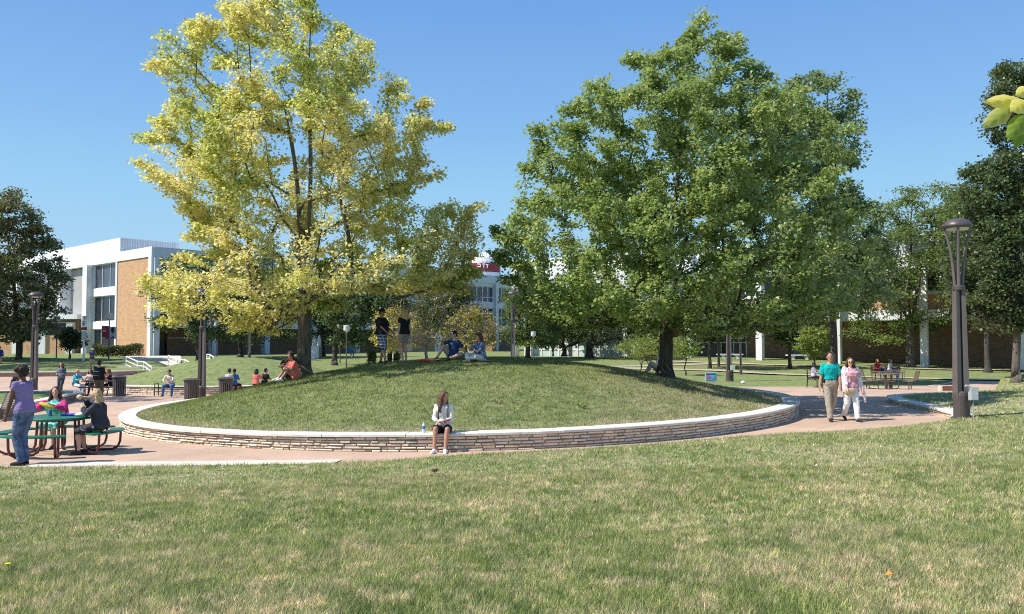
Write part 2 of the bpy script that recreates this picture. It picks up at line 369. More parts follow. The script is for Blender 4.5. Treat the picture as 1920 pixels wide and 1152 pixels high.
# paved plaza between the lawns
sheet('plaza', [(-60, 12), (13, 12), (22, 28), (34, 38), (60, 46), (60, 52), (33, 50.5), (27, 50.0), (24.5, 46.5), (22.3, 44.2), (18, 43.2), (10, 43.0), (4, 42), (-4, 43), (-9, 50), (-13, 58), (-24, 60.5), (-34, 57), (-60, 52)], 2.0, G, M_PAVE, 0.012)
def strip(name, pts, wd, m, off, zf=G):
    L = []; Rr = []
    for i, p in enumerate(pts):
        a = Vector(pts[max(i - 1, 0)]); b = Vector(pts[min(i + 1, len(pts) - 1)]); d = (b - a).normalized(); n = Vector((-d.y, d.x)) * wd / 2
        L.append((p[0] + n.x, p[1] + n.y)); Rr.append((p[0] - n.x, p[1] - n.y))
    return sheet(name, L + Rr[::-1], max(0.8, wd / 1.5), zf, m, off)
strip('path', [(2, 68), (8, 66), (15.7, 63.2), (20, 58.5), (24.5, 54.5), (31, 51.5), (40, 50.5), (60, 50)], 1.5, M_PATH, 0.03)
strip('path', [(14, 74), (24, 69), (34, 64.5), (50, 62)], 1.0, M_PATH, 0.03)
strip('path', [(-9, 57), (-4, 62), (4, 66), (20, 72)], 1.1, M_PATH, 0.03)
strip('walkway', [(-26, 60.8), (-30, 68), (-33, 76), (-38, 88)], 5.0, M_CONC, 0.03)
sheet('concrete_border', [(-8.9, 14.95), (-3.3, 15.1), (-3.2, 15.72), (-8.85, 15.62)], 0.6, G, M_CONC, 0.03)
strip('kerb_line', [(4, 42.9), (10, 43.0), (18, 43.3), (22.3, 44.3), (24.5, 46.8), (26.8, 50)], 0.22, M_CONC, 0.03)
# foreground lawn
o = sheet('foreground_lawn', LAWN_POLY, 0.8, lambda x, y: 0, M_LAWN)
me = o.data; co = np.empty(len(me.vertices) * 3); me.vertices.foreach_get('co', co); co = co.reshape(-1, 3); co[:, 2] = lawnz(co[:, 0], co[:, 1]) - 0.004
me.vertices.foreach_set('co', co.ravel()); me.update()
bdv = [(a, b) for a, b, c in EDGE] + [(x + .12, y - .02) for x, y in WALL_R] + [(a, b) for a, b, c in BACK]
mb = MB(); rings = [[], []]
for i, p in enumerate(bdv):
    a = Vector(bdv[max(i - 1, 0)]); b = Vector(bdv[min(i + 1, len(bdv) - 1)]); d = (b - a).normalized(); n = Vector((-d.y, d.x))
    z = float(lawnz(*p)[0]); q = (p[0] + n.x * 0.3, p[1] + n.y * 0.3)
    if len(EDGE) <= i < len(EDGE) + len(WALL_R): q = (p[0], p[1])
    rings[0].append((p[0], p[1], z - 0.004)); rings[1].append((q[0], q[1], G(*q) - 0.05))
mb.loft(rings, cap=False, closed=False); mb.build('lawn_bank', M_LAWN, smooth=False)['kind'] = 'structure'
def mound_mesh(name, M, capf, m, h=1.35):
    mb = MB(); nr, na = 30, 72; V = [(M[0], M[1], mound(M, capf, h, M[0], M[1]))]; Fc = []
    for i in range(1, nr + 1):
        r = (M[2] - 0.351) * math.sin(i / nr * math.pi / 2)
        for j in range(na):
            x = M[0] + r * math.cos(2 * math.pi * j / na); y = M[1] + r * math.sin(2 * math.pi * j / na)
            z = mound(M, capf, h, x, y); V.append((x, y, z if z is not None else capf(x, y) - .05))
    for j in range(na): Fc.append((0, 1 + j, 1 + (j + 1) % na))
    for i in range(nr - 1):
        for j in range(na):
            a = 1 + i * na + j; b = 1 + i * na + (j + 1) % na; Fc.append((a, a + na, b + na, b))
    mb.add(V, Fc); mb.build(name, m, smooth=True)['kind'] = 'structure'
mound_mesh('grass_mound', M1, cap1, M_LAWNM); mound_mesh('grass_mound', M2, cap2, M_LAWN2)

# ------------------------------------------------------------------ dry stone retaining walls
def stone_mat():
    m = bpy.data.materials.new('limestone blocks'); m.use_nodes = True; t = m.node_tree; b = t.nodes['Principled BSDF']
    g = t.nodes.new('ShaderNodeNewGeometry'); v = g.outputs['Position']
    a = t.nodes.new('ShaderNodeAttribute'); a.attribute_name = 'tint'
    c = mixrgb(t, (0.60, 0.52, 0.40), (0.86, 0.79, 0.68), ramp(t, tnoise(t, v, 6, 5, 0.7), [(0.3, 0.0), (0.7, 1.0)]))
    c = mixrgb(t, c, a.outputs['Color'], 1.0, 'MULTIPLY'); t.links.new(c, b.inputs['Base Color']); b.inputs['Roughness'].default_value = 0.9
    bp = t.nodes.new('ShaderNodeBump'); bp.inputs['Strength'].default_value = 0.6; bp.inputs['Distance'].default_value = 0.015
    t.links.new(tnoise(t, v, 22, 4, 0.7), bp.inputs['Height']); t.links.new(bp.outputs[0], b.inputs['Normal']); return m
M_STONE = stone_mat(); M_COPE = mat('pale coping stone', (0.70, 0.66, 0.57), 0.85, 0.1, 3.0, 0.3, 25)
M_GAP = mat('dark joint earth', (0.33, 0.27, 0.20), 0.95, 0.3)
def stone_wall(label, path, zbase, ztop, th=0.3, copew=0.46, lmin=.12, lmax=.42, courses=5, close=False, group='curved stone walls edged with pale coping'):
    """path = plan polyline of the OUTER face, paving on its right-hand side when walked; real blocks, recessed joints."""
    P = [Vector(p) for p in path]; L = [0]
    for i in range(1, len(P)): L.append(L[-1] + (P[i] - P[i - 1]).length)
    def pt(s):
        s = min(max(s, 0), L[-1]); i = int(np.searchsorted(L, s, 'right')) - 1; i = min(max(i, 0), len(P) - 2)
        d = (P[i + 1] - P[i]).normalized(); return P[i] + d * (s - L[i])
    def nrm(s):
        d = (pt(s + .25) - pt(s - .25)).normalized(); return Vector((d.y, -d.x))
    base = pt(L[-1] / 2); root = empty('stone_wall', (0, 0, 0), label, 'stone wall', group)
    core = MB(); rin = []; rout = []
    k = max(8, int(L[-1] / 0.4)); rg = []
    for i in range(k + 1):
        s = L[-1] * i / k; p = pt(s); n = nrm(s); zb = zbase(p.x, p.y) - 0.06; zt = ztop(p.x, p.y) - 0.075
        a = p - n * 0.035; b = p - n * th; rg.append([(a.x, a.y, zb), (a.x, a.y, zt), (b.x, b.y, zt), (b.x, b.y, zb)])
    core.loft(rg, cap=True); core.build('core', M_GAP, root)
    st = MB(); cols = []; ch_ = None; rnd = random.Random(len(path) * 7 + int(L[-1]))
    for c in range(courses):
        s = rnd.uniform(-.2, 0)
        while s < L[-1]:
            l = rnd.uniform(lmin, lmax); s1 = min(s + l, L[-1]); s0 = max(s, 0) + .005
            if s1 - s0 > 0.05:
                proud = rnd.uniform(-.022, .02); v = rnd.uniform(0.78, 1.1); tint = (v, v * rnd.uniform(.93, 1.0), v * rnd.uniform(.84, 1.0), 1)
                r = []; jz0, jz1 = rnd.uniform(0, .014), rnd.uniform(0, .016)
                for q, s_ in enumerate((s0, s0 + .012, (s0 + s1) / 2, s1 - .018, s1 - .006)):
                    p = pt(s_); n = nrm(s_); zb = zbase(p.x, p.y); zt = ztop(p.x, p.y) - 0.066; hh = (zt - zb) / courses
                    z0 = zb + hh * c + .004 + jz0; z1 = zb + hh * (c + 1) - .004 - jz1
                    e = 0.0 if q in (1, 2, 3) else 0.014
                    f = p + n * (proud - e); bk = p - n * 0.1; f2 = p + n * (proud - e - .012)
                    r.append([(f2.x, f2.y, z0), (f.x, f.y, z0 + .01), (f.x, f.y, z1 - .012), (f2.x, f2.y, z1), (bk.x, bk.y, z1), (bk.x, bk.y, z0)])
                v0 = len(st.v); st.loft(r); cols += [tint] * (len(st.v) - v0)
            s += l + rnd.uniform(.004, .014)
    o = st.build('stonework', M_STONE, root)
    ca = o.data.color_attributes.new('tint', 'FLOAT_COLOR', 'POINT'); ca.data.foreach_set('color', np.array(cols, np.float32).ravel())
    cp = MB(); s = 0.0
    while s < L[-1] - 0.01:
        s1 = min(s + rnd.uniform(.8, 1.25), L[-1])
        if L[-1] - s1 < .3: s1 = L[-1]
        r = []; kk = 4; j = rnd.uniform(-.004, .004)
        for q in range(kk + 1):
            s_ = s + .008 + (s1 - s - .016) * q / kk; p = pt(s_); n = nrm(s_); zt = ztop(p.x, p.y) + j
            w_ = rnd.uniform(-.005, .005); a = p + n * (.045 + w_); b = p + n * (.045 - copew); a2 = p + n * (.03 + w_); b2 = p + n * (.06 - copew)
            r.append([(a.x, a.y, zt - .06), (a.x, a.y, zt - .015), (a2.x, a2.y, zt), (b2.x, b2.y, zt), (b.x, b.y, zt - .015), (b.x, b.y, zt - .06)])
        cp.loft(r); s = s1
    cp.build('coping', M_COPE, root); return root
def arc(M, a0, a1, n=90): return [(M[0] + M[2] * math.cos(R(a0 + (a1 - a0) * i / n)), M[1] + M[2] * math.sin(R(a0 + (a1 - a0) * i / n))) for i in range(n + 1)]
stone_wall('long curved limestone wall ringing the big grass mound, a girl sitting on it', arc(M1, 90, 450, 200), G, cap1)
stone_wall('low stone wall round the far green hill behind the man on the bench', arc(M2, 120, 480, 120), G, cap2, courses=4)
stone_wall('short curved stone wall beside the tall lamp post, partly in tree shade', WALL_R[::-1], G, lambda x, y: 0.385, courses=5)

# ------------------------------------------------------------------ grass blades
rng = np.random.default_rng(5)
def fast_mesh(name, V, nper, mats, col=None, parent=None, mi=None):
    """V (k*nper,3): k polygons of nper corners each."""
    k = len(V) // nper; me = bpy.data.meshes.new(name); me.vertices.add(len(V)); me.vertices.foreach_set('co', V.astype(np.float32).ravel())
    me.loops.add(len(V)); me.loops.foreach_set('vertex_index', np.arange(len(V), dtype=np.int32))
    me.polygons.add(k); me.polygons.foreach_set('loop_start', np.arange(0, len(V), nper, dtype=np.int32)); me.polygons.foreach_set('loop_total', np.full(k, nper, np.int32))
    for m in mats: me.materials.append(m)
    me.update(calc_edges=True)
    if col is not None:
        ca = me.color_attributes.new('tint', 'FLOAT_COLOR', 'POINT'); ca.data.foreach_set('color', np.c_[col, np.ones(len(col))].astype(np.float32).ravel())
    o = bpy.data.objects.new(name, me); C.objects.link(o)
    if parent: o.parent = parent
    return o
def poly_mask(X, Y, poly):
    c = np.zeros(len(X), bool); j = len(poly) - 1
    for i in range(len(poly)):
        xi, yi = poly[i]; xj, yj = poly[j]
        m = (yi > Y) != (yj > Y)
        with np.errstate(divide='ignore', invalid='ignore'): c ^= m & (X < (xj - xi) * (Y - yi) / ((yj - yi) or 1e-9) + xi)
        j = i
    return c
def blades(X, Y, Z, h, wd, lean=.5):
    k = len(X); a = rng.uniform(0, 2 * np.pi, k); hh = h * rng.uniform(.5, 1.15, k); ww = wd * rng.uniform(.7, 1.2, k)
    lx = rng.normal(0, lean, k) * hh + .12 * hh; ly = rng.normal(0, lean, k) * hh
    dx, dy = np.cos(a) * ww / 2, np.sin(a) * ww / 2; V = np.empty((k, 3, 3))
    V[:, 0] = np.c_[X - dx, Y - dy, Z - .008]; V[:, 1] = np.c_[X + dx, Y + dy, Z - .008]; V[:, 2] = np.c_[X + lx, Y + ly, Z + hh]
    v = rng.uniform(.7, 1.65, k); dry = rng.random(k); col = np.c_[v, v, v]
    col[dry > .8] *= np.array([1.75, 1.5, 1.45]); col[dry < .1] *= np.array([.8, 1.05, .85])
    return V.reshape(-1, 3), np.repeat(col, 3, 0)
def scatter_view(n, y0, y1, half, pw=1.0):
    Y = y0 + (y1 - y0) * rng.random(n * 2) ** pw; X = rng.uniform(-half * y1, half * y1, n * 2); m = np.abs(X) < half * Y + .3
    return X[m][:n], Y[m][:n]
Vs = []; Cs = []
for n, y0, y1, h, wd in ((230000, 3.9, 7.5, .06, .008), (190000, 7.5, 12, .055, .011), (130000, 12, 20.5, .05, .014), (60000, 20, 38, .06, .03)):
    X, Y = scatter_view(n, y0, y1, .66); m = poly_mask(X, Y, LAWN_POLY); X, Y = X[m], Y[m]
    Z = np.concatenate([lawnz(X[i:i + 20000], Y[i:i + 20000]) for i in range(0, len(X), 20000)])
    pn = np.array([noise.noise((x * .9, y * .9, 1.7)) for x, y in zip(X[::1], Y[::1])]) if len(X) < 400000 else 0
    v, c = blades(X, Y, Z, h * (1 + .55 * pn), wd); Vs.append(v); Cs.append(c)
o = fast_mesh('grass', np.concatenate(Vs), 3, [blade_mat('lawn blades', .8, mul=1.18)], np.concatenate(Cs))
tag(o, 'short mown grass with straw dry patches across the foreground lawn', 'grass', kind='stuff')
a_ = rng.uniform(0, 2 * np.pi, 150000); r_ = (M1[2] - .36) * np.sqrt(rng.random(150000)); X = M1[0] + r_ * np.cos(a_); Y = M1[1] + r_ * np.sin(a_)
m = (Y < 30); X, Y = X[m], Y[m]; s2 = ((X - M1[0]) ** 2 + (Y - M1[1]) ** 2) / (M1[2] - .35) ** 2
Z = cap1(X, Y) - .05 + 1.35 * (1 - s2) ** 1.3 + np.array([.03 * noise.noise((x * .6, y * .6, 3)) * min(1, (1 - s) * 4) for x, y, s in zip(X, Y, s2)])
v, c = blades(X, Y, Z, .06, .018)
o = fast_mesh('grass', v, 3, [blade_mat('mound blades', .25, True, .92)], c)
tag(o, 'greener mown grass covering the round mound inside the stone wall', 'grass', kind='stuff')

# ------------------------------------------------------------------ trees
def bark(name, col, sc=9):
    m = bpy.data.materials.new(name); m.use_nodes = True; t = m.node_tree; b = t.nodes['Principled BSDF']
    tc = t.nodes.new('ShaderNodeTexCoord'); mp = t.nodes.new('ShaderNodeMapping'); mp.inputs['Scale'].default_value = (1, 1, .22)
    t.links.new(tc.outputs['Object'], mp.inputs[0]); f = tnoise(t, mp.outputs[0], sc, 6, .75)
    c = mixrgb(t, tuple(v * .45 for v in col), tuple(v * 1.5 for v in col), ramp(t, f, [(.35, 0.0), (.65, 1.0)])); t.links.new(c, b.inputs['Base Color'])
    b.inputs['Roughness'].default_value = .95; bp = t.nodes.new('ShaderNodeBump'); bp.inputs['Strength'].default_value = .9; bp.inputs['Distance'].default_value = .03
    t.links.new(f, bp.inputs['Height']); t.links.new(bp.outputs[0], b.inputs['Normal']); return m
BARK = bark('grey brown bark', (.13, .11, .085)); BARKL = bark('pale grey bark', (.42, .40, .37)); BARKD = bark('dark bark', (.07, .058, .048))

def leaf_quads(cen, out, L, droop=.35, flat=.6, wr=.8):
    """kite leaves hanging from points cen; out = rough outward direction."""
    k = len(cen); d = out + rng.normal(0, .65, (k, 3)); d[:, 2] -= droop; d /= np.linalg.norm(d, axis=1)[:, None] + 1e-9
    n = rng.normal(0, 1, (k, 3)); n[:, 2] = np.abs(n[:, 2]) + flat * 2; s = np.cross(d, n); s /= np.linalg.norm(s, axis=1)[:, None] + 1e-9
    n = np.cross(s, d); l = (L * rng.uniform(.6, 1.25, k))[:, None]
    b = cen; tip = cen + d * l; mid = cen + d * l * .45
    V = np.stack([b, mid + s * l * wr * .5 - n * l * .06, tip, mid - s * l * wr * .5 - n * l * .06], 1)
    return V.reshape(-1, 3)

def tree(name, label, base, env, Y, leaves, L, pal, trunk_r, bk, n_cl=300, depth=.9, seed=1, leaders=None, clus=(.5, .22), group=None, cat='tree', lmat=None, shell=.45,
         droop=.3, flat=.6, fork=.22, twig=.012, top_px=None, wr=.8, zyell=None, trunk_mul=1.0, gap=0.0, cen=None, tipspx=(), clear=0.0, keep=None):
    """env = [(photo y, photo x left, photo x right)] outline of the crown at distance Y; branches are grown to reach sprays inside it."""
    rd = random.Random(seed); global rng; rng = np.random.default_rng(seed)
    bx, by, bz = base
    ez = []; 
    for py, xl, xr in env:
        p = at(xl, py, Y); q = at(xr, py, Y); ez.append((p.z, p.x, q.x))
    ez.sort(); zz = [e[0] for e in ez]; xl = [e[1] for e in ez]; xr = [e[2] for e in ez]
    wid = np.array([b - a for a, b in zip(xl, xr)]); z0, z1 = zz[0], zz[-1]
    # sprays
    att = []
    zs = np.linspace(z0, z1, 200); ws = np.interp(zs, zz, wid); pw = ws ** 1.4; pw /= pw.sum(); tries = 0
    while len(att) < n_cl and tries < n_cl * 60:
        tries += 1
        z = rng.choice(zs, p=pw) + rng.uniform(-.5, .5) * (z1 - z0) / 200; a, b = np.interp(z, zz, xl), np.interp(z, zz, xr); cx, hw = (a + b) / 2, (b - a) / 2
        if hw < .05: continue
        th = rng.uniform(0, 2 * np.pi); rr = rng.random() ** shell
        x = cx + hw * rr * math.cos(th); y = (cen if cen else by) + hw * depth * rr * math.sin(th)
        if gap and noise.noise((x * .55 + seed, y * .55, z * .9)) < gap - .5: continue
        if min([(x - p[0]) ** 2 + (y - p[1]) ** 2 + ((z - p[2]) * 1.8) ** 2 for p in att[-60:]] or [9]) < (clus[0] * .3) ** 2: continue
        if clear and y < by and abs(x - bx - .2) < clear and z < bz + .62 * (z1 - bz) and z > bz + .25 * (z1 - bz) and rng.random() < .75: continue
        att.append((x, y, z))
    for px_, py_ in tipspx:
        q_ = at(px_, py_, Y); cxm = bx
        for f_, dy_ in ((1, 0), (.93, .35), (.86, -.3), (.97, .15)): att.append((bx + (q_.x - bx) * f_, by + dy_ * 1.2, q_.z + (1 - f_) * rng.uniform(-1.2, 1.2)))
    att = np.array(att); k = len(att)
    # skeleton nodes
    nodes = []; par = []; H0 = z1 - bz
    leaders = leaders or [(0.93, (xl[-1] + xr[-1]) / 2 - bx, 0)]
    zf = bz + fork * H0
    nodes.append(Vector((bx, by, bz - .15))); par.append(-1)
    prev = 0; steps = 6
    for i in range(1, steps + 1):
        f = i / steps; nodes.append(Vector((bx + .03 * math.sin(f * 5 + seed), by + .03 * math.cos(f * 4), bz - .15 + (zf - bz + .15) * f))); par.append(prev); prev = len(nodes) - 1
    forkn = prev; lead = set()
    for q, (hf, dx, dy) in enumerate(leaders):
        prev = forkn; st = 12; s0 = nodes[forkn]
        for i in range(1, st + 1):
            f = i / st; p = Vector((s0.x + dx * f ** 1.2 + .12 * math.sin(f * 6 + seed + q), s0.y + dy * f ** 1.2 + .1 * math.cos(f * 5 + q), s0.z + (bz + hf * H0 - s0.z) * f))
            nodes.append(p); par.append(prev); prev = len(nodes) - 1
    order = np.argsort(np.hypot(att[:, 0] - bx, att[:, 1] - by) + .25 * np.abs(att[:, 2] - zf)); NA = np.array([tuple(n) for n in nodes]); npar = np.arange(len(nodes)); tips = []
    first_free = forkn
    for ai in order:
        a = att[ai]; D = a - NA; hd = np.hypot(D[:, 0], D[:, 1]); dist = np.sqrt((D ** 2).sum(1))
        slope = D[:, 2] - .25 * hd; cost = dist + 2.2 * np.maximum(0, -slope) + .15 * hd; cost[:first_free] += 50
        b = int(np.argmin(cost)); p0 = Vector(NA[b]); p1 = Vector(a); Ln = (p1 - p0).length; st = max(2, int(Ln / .35)); prev = b; new = []
        mid = (p0 + p1) / 2 + Vector((rd.uniform(-.12, .12), rd.uniform(-.12, .12), rd.uniform(-.05, .12))) * Ln
        for i in range(1, st + 1):
            f = i / st; q = p0 * (1 - f) ** 2 + mid * 2 * f * (1 - f) + p1 * f * f
            nodes.append(q); par.append(prev); prev = len(nodes) - 1; new.append(tuple(q))
        NA = np.vstack([NA, new]); tips.append(prev)
    cnt = [0.0] * len(nodes)
    for t_ in tips: cnt[t_] += 1
    for i in range(len(nodes) - 1, 0, -1): cnt[par[i]] += cnt[i]
    tot = max(cnt[0], 1)
    rad = [max(twig * .6, trunk_r * max(c, .5) ** .5 / tot ** .5) for c in cnt]
    # chains
    kids = {}
    for i in range(1, len(nodes)): kids.setdefault(par[i], []).append(i)
    tr = MB()
    stack = [(0, None)]
    while stack:
        s, pr = stack.pop(); ch = [pr, s] if pr is not None else [s]; cur = s
        while kids.get(cur):
            ks = sorted(kids[cur], key=lambda i: -cnt[i])
            for o_ in ks[1:]: stack.append((o_, cur))
            cur = ks[0]; ch.append(cur)
        if len(ch) < 2: continue
        P = [nodes[i] for i in ch]; rr = [rad[i] for i in ch]
        if pr is not None: rr[0] = min(rad[pr] * .7, rr[1] * 1.25)
        else:
            for i in range(len(rr)):
                hgt = P[i].z - bz; rr[i] *= 1 + .75 * math.exp(-max(hgt, 0) / .22)
            P.insert(1, Vector((bx, by, bz + .1))); rr.insert(1, trunk_r * 1.5); P.insert(2, Vector((bx, by, bz + .3))); rr.insert(2, trunk_r * 1.15)
        rr[-1] *= .5
        tr.tube(P, rr, n=12 if rr[1] > .08 else (6 if rr[1] > .03 else 4))
    root = empty(name, (bx, by, bz), label, cat, group)
    o = tr.build('trunk', bk, root, smooth=True); o.data.transform(Matrix.Translation((-bx, -by, -bz)))
    if trunk_r > .12:
        # root flare ribs and bark relief
        for v in o.data.vertices:
            h_ = v.co.z
            if h_ < fork * H0 and v.co.x ** 2 + v.co.y ** 2 < (trunk_r * 3) ** 2:
                an = math.atan2(v.co.y, v.co.x); f_ = 1 + .22 * math.exp(-max(h_, 0) / .25) * math.sin(an * 5 + seed) + .05 * noise.noise((math.cos(an) * 3, math.sin(an) * 3, h_ * 2))
                v.co.x *= f_; v.co.y *= f_
    # leaves: sprays round each tip and along the last stretch of its twig
    per = max(8, leaves // max(k, 1)); cen = []; outv = []; cid = []
    for j, t_ in enumerate(tips):
        p = np.array(tuple(nodes[t_])); pp = par[t_]; q = np.array(tuple(nodes[par[pp]])) if par[pp] > 0 else np.array(tuple(nodes[pp]))
        m_ = int(per * rd.uniform(.5, 1.4)); f = rng.random(m_)[:, None] ** .7; c = q + (p - q) * f
        r = rng.normal(0, 1, (m_, 3)); r /= np.linalg.norm(r, axis=1)[:, None]; r *= (rng.random(m_) ** .65)[:, None] * np.array([clus[0], clus[0], clus[1]]) * rd.uniform(.7, 1.25)
        c = c + r; c[:, 2] -= .25 * (r[:, 0] ** 2 + r[:, 1] ** 2) / clus[0]
        cen.append(c); o_ = p - np.array([bx, by, p[2]]); o_ = o_ / (np.linalg.norm(o_) + 1e-6); outv.append(np.tile(o_ * .5, (m_, 1)) + r / clus[0] * .5); cid.append(np.full(m_, j))
    cen = np.concatenate(cen); outv = np.concatenate(outv); cid = np.concatenate(cid)
    if keep is not None:
        kp = keep(cen); cen, outv, cid = cen[kp], outv[kp], cid[kp]
    V = leaf_quads(cen, outv, L, droop, flat, wr) - np.array([bx, by, bz])
    pal_ = np.array(pal); K = len(pal_)
    if zyell is not None:
        w_ = zyell(cen, (z0, z1))
    else: w_ = np.array([.5 + .5 * noise.noise((a[0] * .5 + seed, a[1] * .5, a[2] * .5)) for a in att[order]])[cid]
    w_ = np.clip(w_ + rng.normal(0, .16, len(cen)), 0, .999) * (K - 1); i0 = w_.astype(int); f = (w_ - i0)[:, None]
    col = pal_[i0] * (1 - f) + pal_[np.minimum(i0 + 1, K - 1)] * f; col *= rng.uniform(.7, 1.3, (len(cen), 1))
    fast_mesh('crown', V, 4, [lmat or leaf_mat('tree leaves')], np.repeat(col, 4, 0), root)
    return root

def gb(px, Y, dz=0.0): x = xat(px, Y); return (x, Y, H(x, Y) + dz)
def yellow_w(c, zr):
    h = (c[:, 2] - zr[0]) / (zr[1] - zr[0]); n1 = np.array([noise.noise((a * .45, b * .45, d * .55 + 4)) for a, b, d in c[::1]])
    return np.clip(.60 + n1 * .8 + .08 * (h < .5) - .08 * (h > .75), 0, 1)
PY = [(.26, .36, .08), (.44, .52, .16), (.64, .66, .26), (.76, .73, .38), (.80, .74, .48)]
env1 = [(-28, 460, 545), (-5, 412, 580), (30, 395, 640), (65, 350, 690), (110, 285, 735), (160, 305, 755), (200, 330, 790), (240, 270, 832), (275, 285, 800), (310, 268, 815), (345, 290, 790), (375, 340, 770), (395, 345, 860), (415, 360, 905), (450, 370, 905), (490, 330, 900), (520, 285, 880), (545, 290, 845), (568, 290, 680), (598, 400, 560), (612, 420, 520)]
ty = tree('yellow_maple_tree', 'large maple with bright yellow and lime leaves on the left of the mound', gb(570, 26.2), env1, 26.2, 135000, .112, PY, .21, BARK, n_cl=900, depth=.85, seed=11,
          leaders=[(.80, -.9, .3), (.95, .3, -.2), (.7, 1.6, .6)], clus=(.38, .17), fork=.19, zyell=yellow_w, shell=.44, gap=.25, clear=1.1, trunk_mul=1, tipspx=[(903, 385), (880, 400), (850, 398), (892, 440), (868, 470), (845, 500), (820, 520), (880, 420), (878, 500), (895, 510), (868, 540), (890, 475), (838, 235), (802, 228), (825, 322), (790, 300), (800, 190), (262, 255), (285, 330), (283, 122), (366, 48), (345, 390), (352, 440), (335, 480), (300, 520), (380, 410), (400, 470), (292, 570), (300, 600), (330, 580), (460, 600), (500, 618), (440, 612), (470, 575), (640, 48), (690, 80), (570, 0), (420, 8), (480, -10), (740, 160), (320, 200)], lmat=leaf_mat('yellow maple leaves', .5, .12, under=.3), keep=lambda c: ~((c[:, 2] < CAM_Z + (640 - 556) / F * c[:, 1] + .1) & (c[:, 0] > xat(640, 26))))
PG = [(.12, .21, .05), (.20, .31, .08), (.31, .42, .13), (.46, .54, .26)]
env2 = [(28, 1318, 1328), (50, 1285, 1365), (80, 1270, 1400), (105, 1175, 1370), (140, 1160, 1440), (185, 1090, 1500), (225, 1020, 1540), (260, 1010, 1560), (310, 985, 1555), (350, 980, 1590), (390, 975, 1600), (420, 935, 1610), (450, 925, 1610), (485, 940, 1625), (520, 960, 1610), (550, 955, 1590), (580, 985, 1580), (605, 1080, 1540), (625, 1200, 1420)]
tree('green_maple_tree', 'large green maple standing on the right edge of the mound', gb(1247, 26.0), env2, 26.0, 180000, .118, PG, .205, BARKD, n_cl=1150, depth=.85, seed=24,
     leaders=[(.95, .8, .2), (.75, -1.2, .4), (.72, 2.2, -.3)], clus=(.38, .18), fork=.17, shell=.48, gap=.2, tipspx=[(930, 425), (950, 440), (925, 470), (938, 490), (950, 520), (970, 560), (1000, 590), (1060, 600), (985, 310), (1003, 240), (1010, 270), (1324, 33), (1300, 60), (1356, 65), (1290, 90), (1380, 90), (1182, 104), (1205, 112), (1420, 125), (1440, 140), (1600, 240), (1600, 290), (980, 380), (1060, 200), (1110, 160), (1590, 400), (1520, 470), (1400, 615), (1330, 620)], lmat=leaf_mat('green maple leaves', .46, .16, under=.45))
env2b = [(122, 1545, 1565), (145, 1490, 1580), (190, 1440, 1602), (240, 1410, 1605), (300, 1410, 1600), (340, 1410, 1590), (380, 1440, 1640), (430, 1440, 1665), (480, 1450, 1680), (530, 1470, 1680), (580, 1480, 1650)]
tree('blue_green_maple_tree', 'darker blue green maple rising behind the right side of the big green maple', (xat(1562, 47), 47, G(xat(1562, 47), 47)), env2b, 47, 46000, .2, [(.09, .17, .07), (.15, .25, .11), (.24, .34, .19)], .2, BARKD, n_cl=300, seed=31, clus=(.8, .36), fork=.22, gap=.1, lmat=leaf_mat('green maple leaves', .46, .16, under=.45))
PD = [(.035, .07, .025), (.065, .11, .035), (.10, .15, .05)]
env3 = [(100, 1895, 1985), (150, 1880, 2010), (200, 1872, 2020), (250, 1895, 2040), (300, 1840, 2060), (350, 1828, 2070), (420, 1830, 2070), (480, 1800, 2080), (540, 1815, 2080), (590, 1830, 2060), (625, 1860, 2000)]
tree('dark_linden_tree', 'tall dense dark tree at the right edge beyond the tall lamp post', gb(1904, 35.0), env3, 35, 95000, .14, PD + [(.09, .10, .04)], .15, BARK, n_cl=640, seed=41, clus=(.55, .3), fork=.16, gap=.05, cen=36, lmat=leaf_mat('dark leaves', .22, .14))
PL = [(.08, .14, .03), (.135, .2, .042), (.22, .27, .06)]
env4 = [(345, 1700, 1790), (372, 1660, 1820), (400, 1640, 1840), (430, 1585, 1850), (470, 1570, 1850), (520, 1575, 1850), (560, 1580, 1840), (600, 1590, 1810), (635, 1620, 1770)]
tree('honey_locust_tree', 'airy spreading locust tree on the slope left of the tall lamp post', gb(1706, 68), env4, 68, 34000, .2, PL, .3, BARK, n_cl=230, seed=51, clus=(1.3, .42), fork=.2, gap=.42, leaders=[(.6, 1.5, 0), (.6, -2.5, .5), (.8, .3, .2)], lmat=leaf_mat('fine leaves', .35, .1))
tree('dark_green_tree', 'dark green tree between the airy locust and the tall dark tree', (xat(1850, 62), 62, G(xat(1850, 62), 62)), [(340, 1790, 1870), (380, 1740, 1900), (440, 1740, 1920), (500, 1780, 1920), (560, 1800, 1920), (600, 1830, 1900)], 62, 18000, .24, PL[:2] + [(.12, .14, .04)], .2, BARKD, n_cl=170, seed=52, clus=(1.0, .45), fork=.25, gap=.1, lmat=leaf_mat('fine leaves', .35, .1))
env5 = [(350, -20, 25), (375, -70, 50), (395, -90, 80), (430, -110, 92), (470, -120, 100), (510, -130, 135), (540, -130, 120), (580, -130, 115), (620, -110, 110), (640, -60, 85)]
tree('dark_oak_tree', 'dark reddish green tree in front of the white building at the left edge', gb(37, 72), env5, 72, 42000, .27, [(.075, .12, .04), (.12, .16, .055), (.18, .15, .065), (.19, .18, .07)], .26, BARKD, n_cl=300, seed=61, clus=(1.2, .35), fork=.14, gap=.18, lmat=leaf_mat('dark leaves', .22, .14))
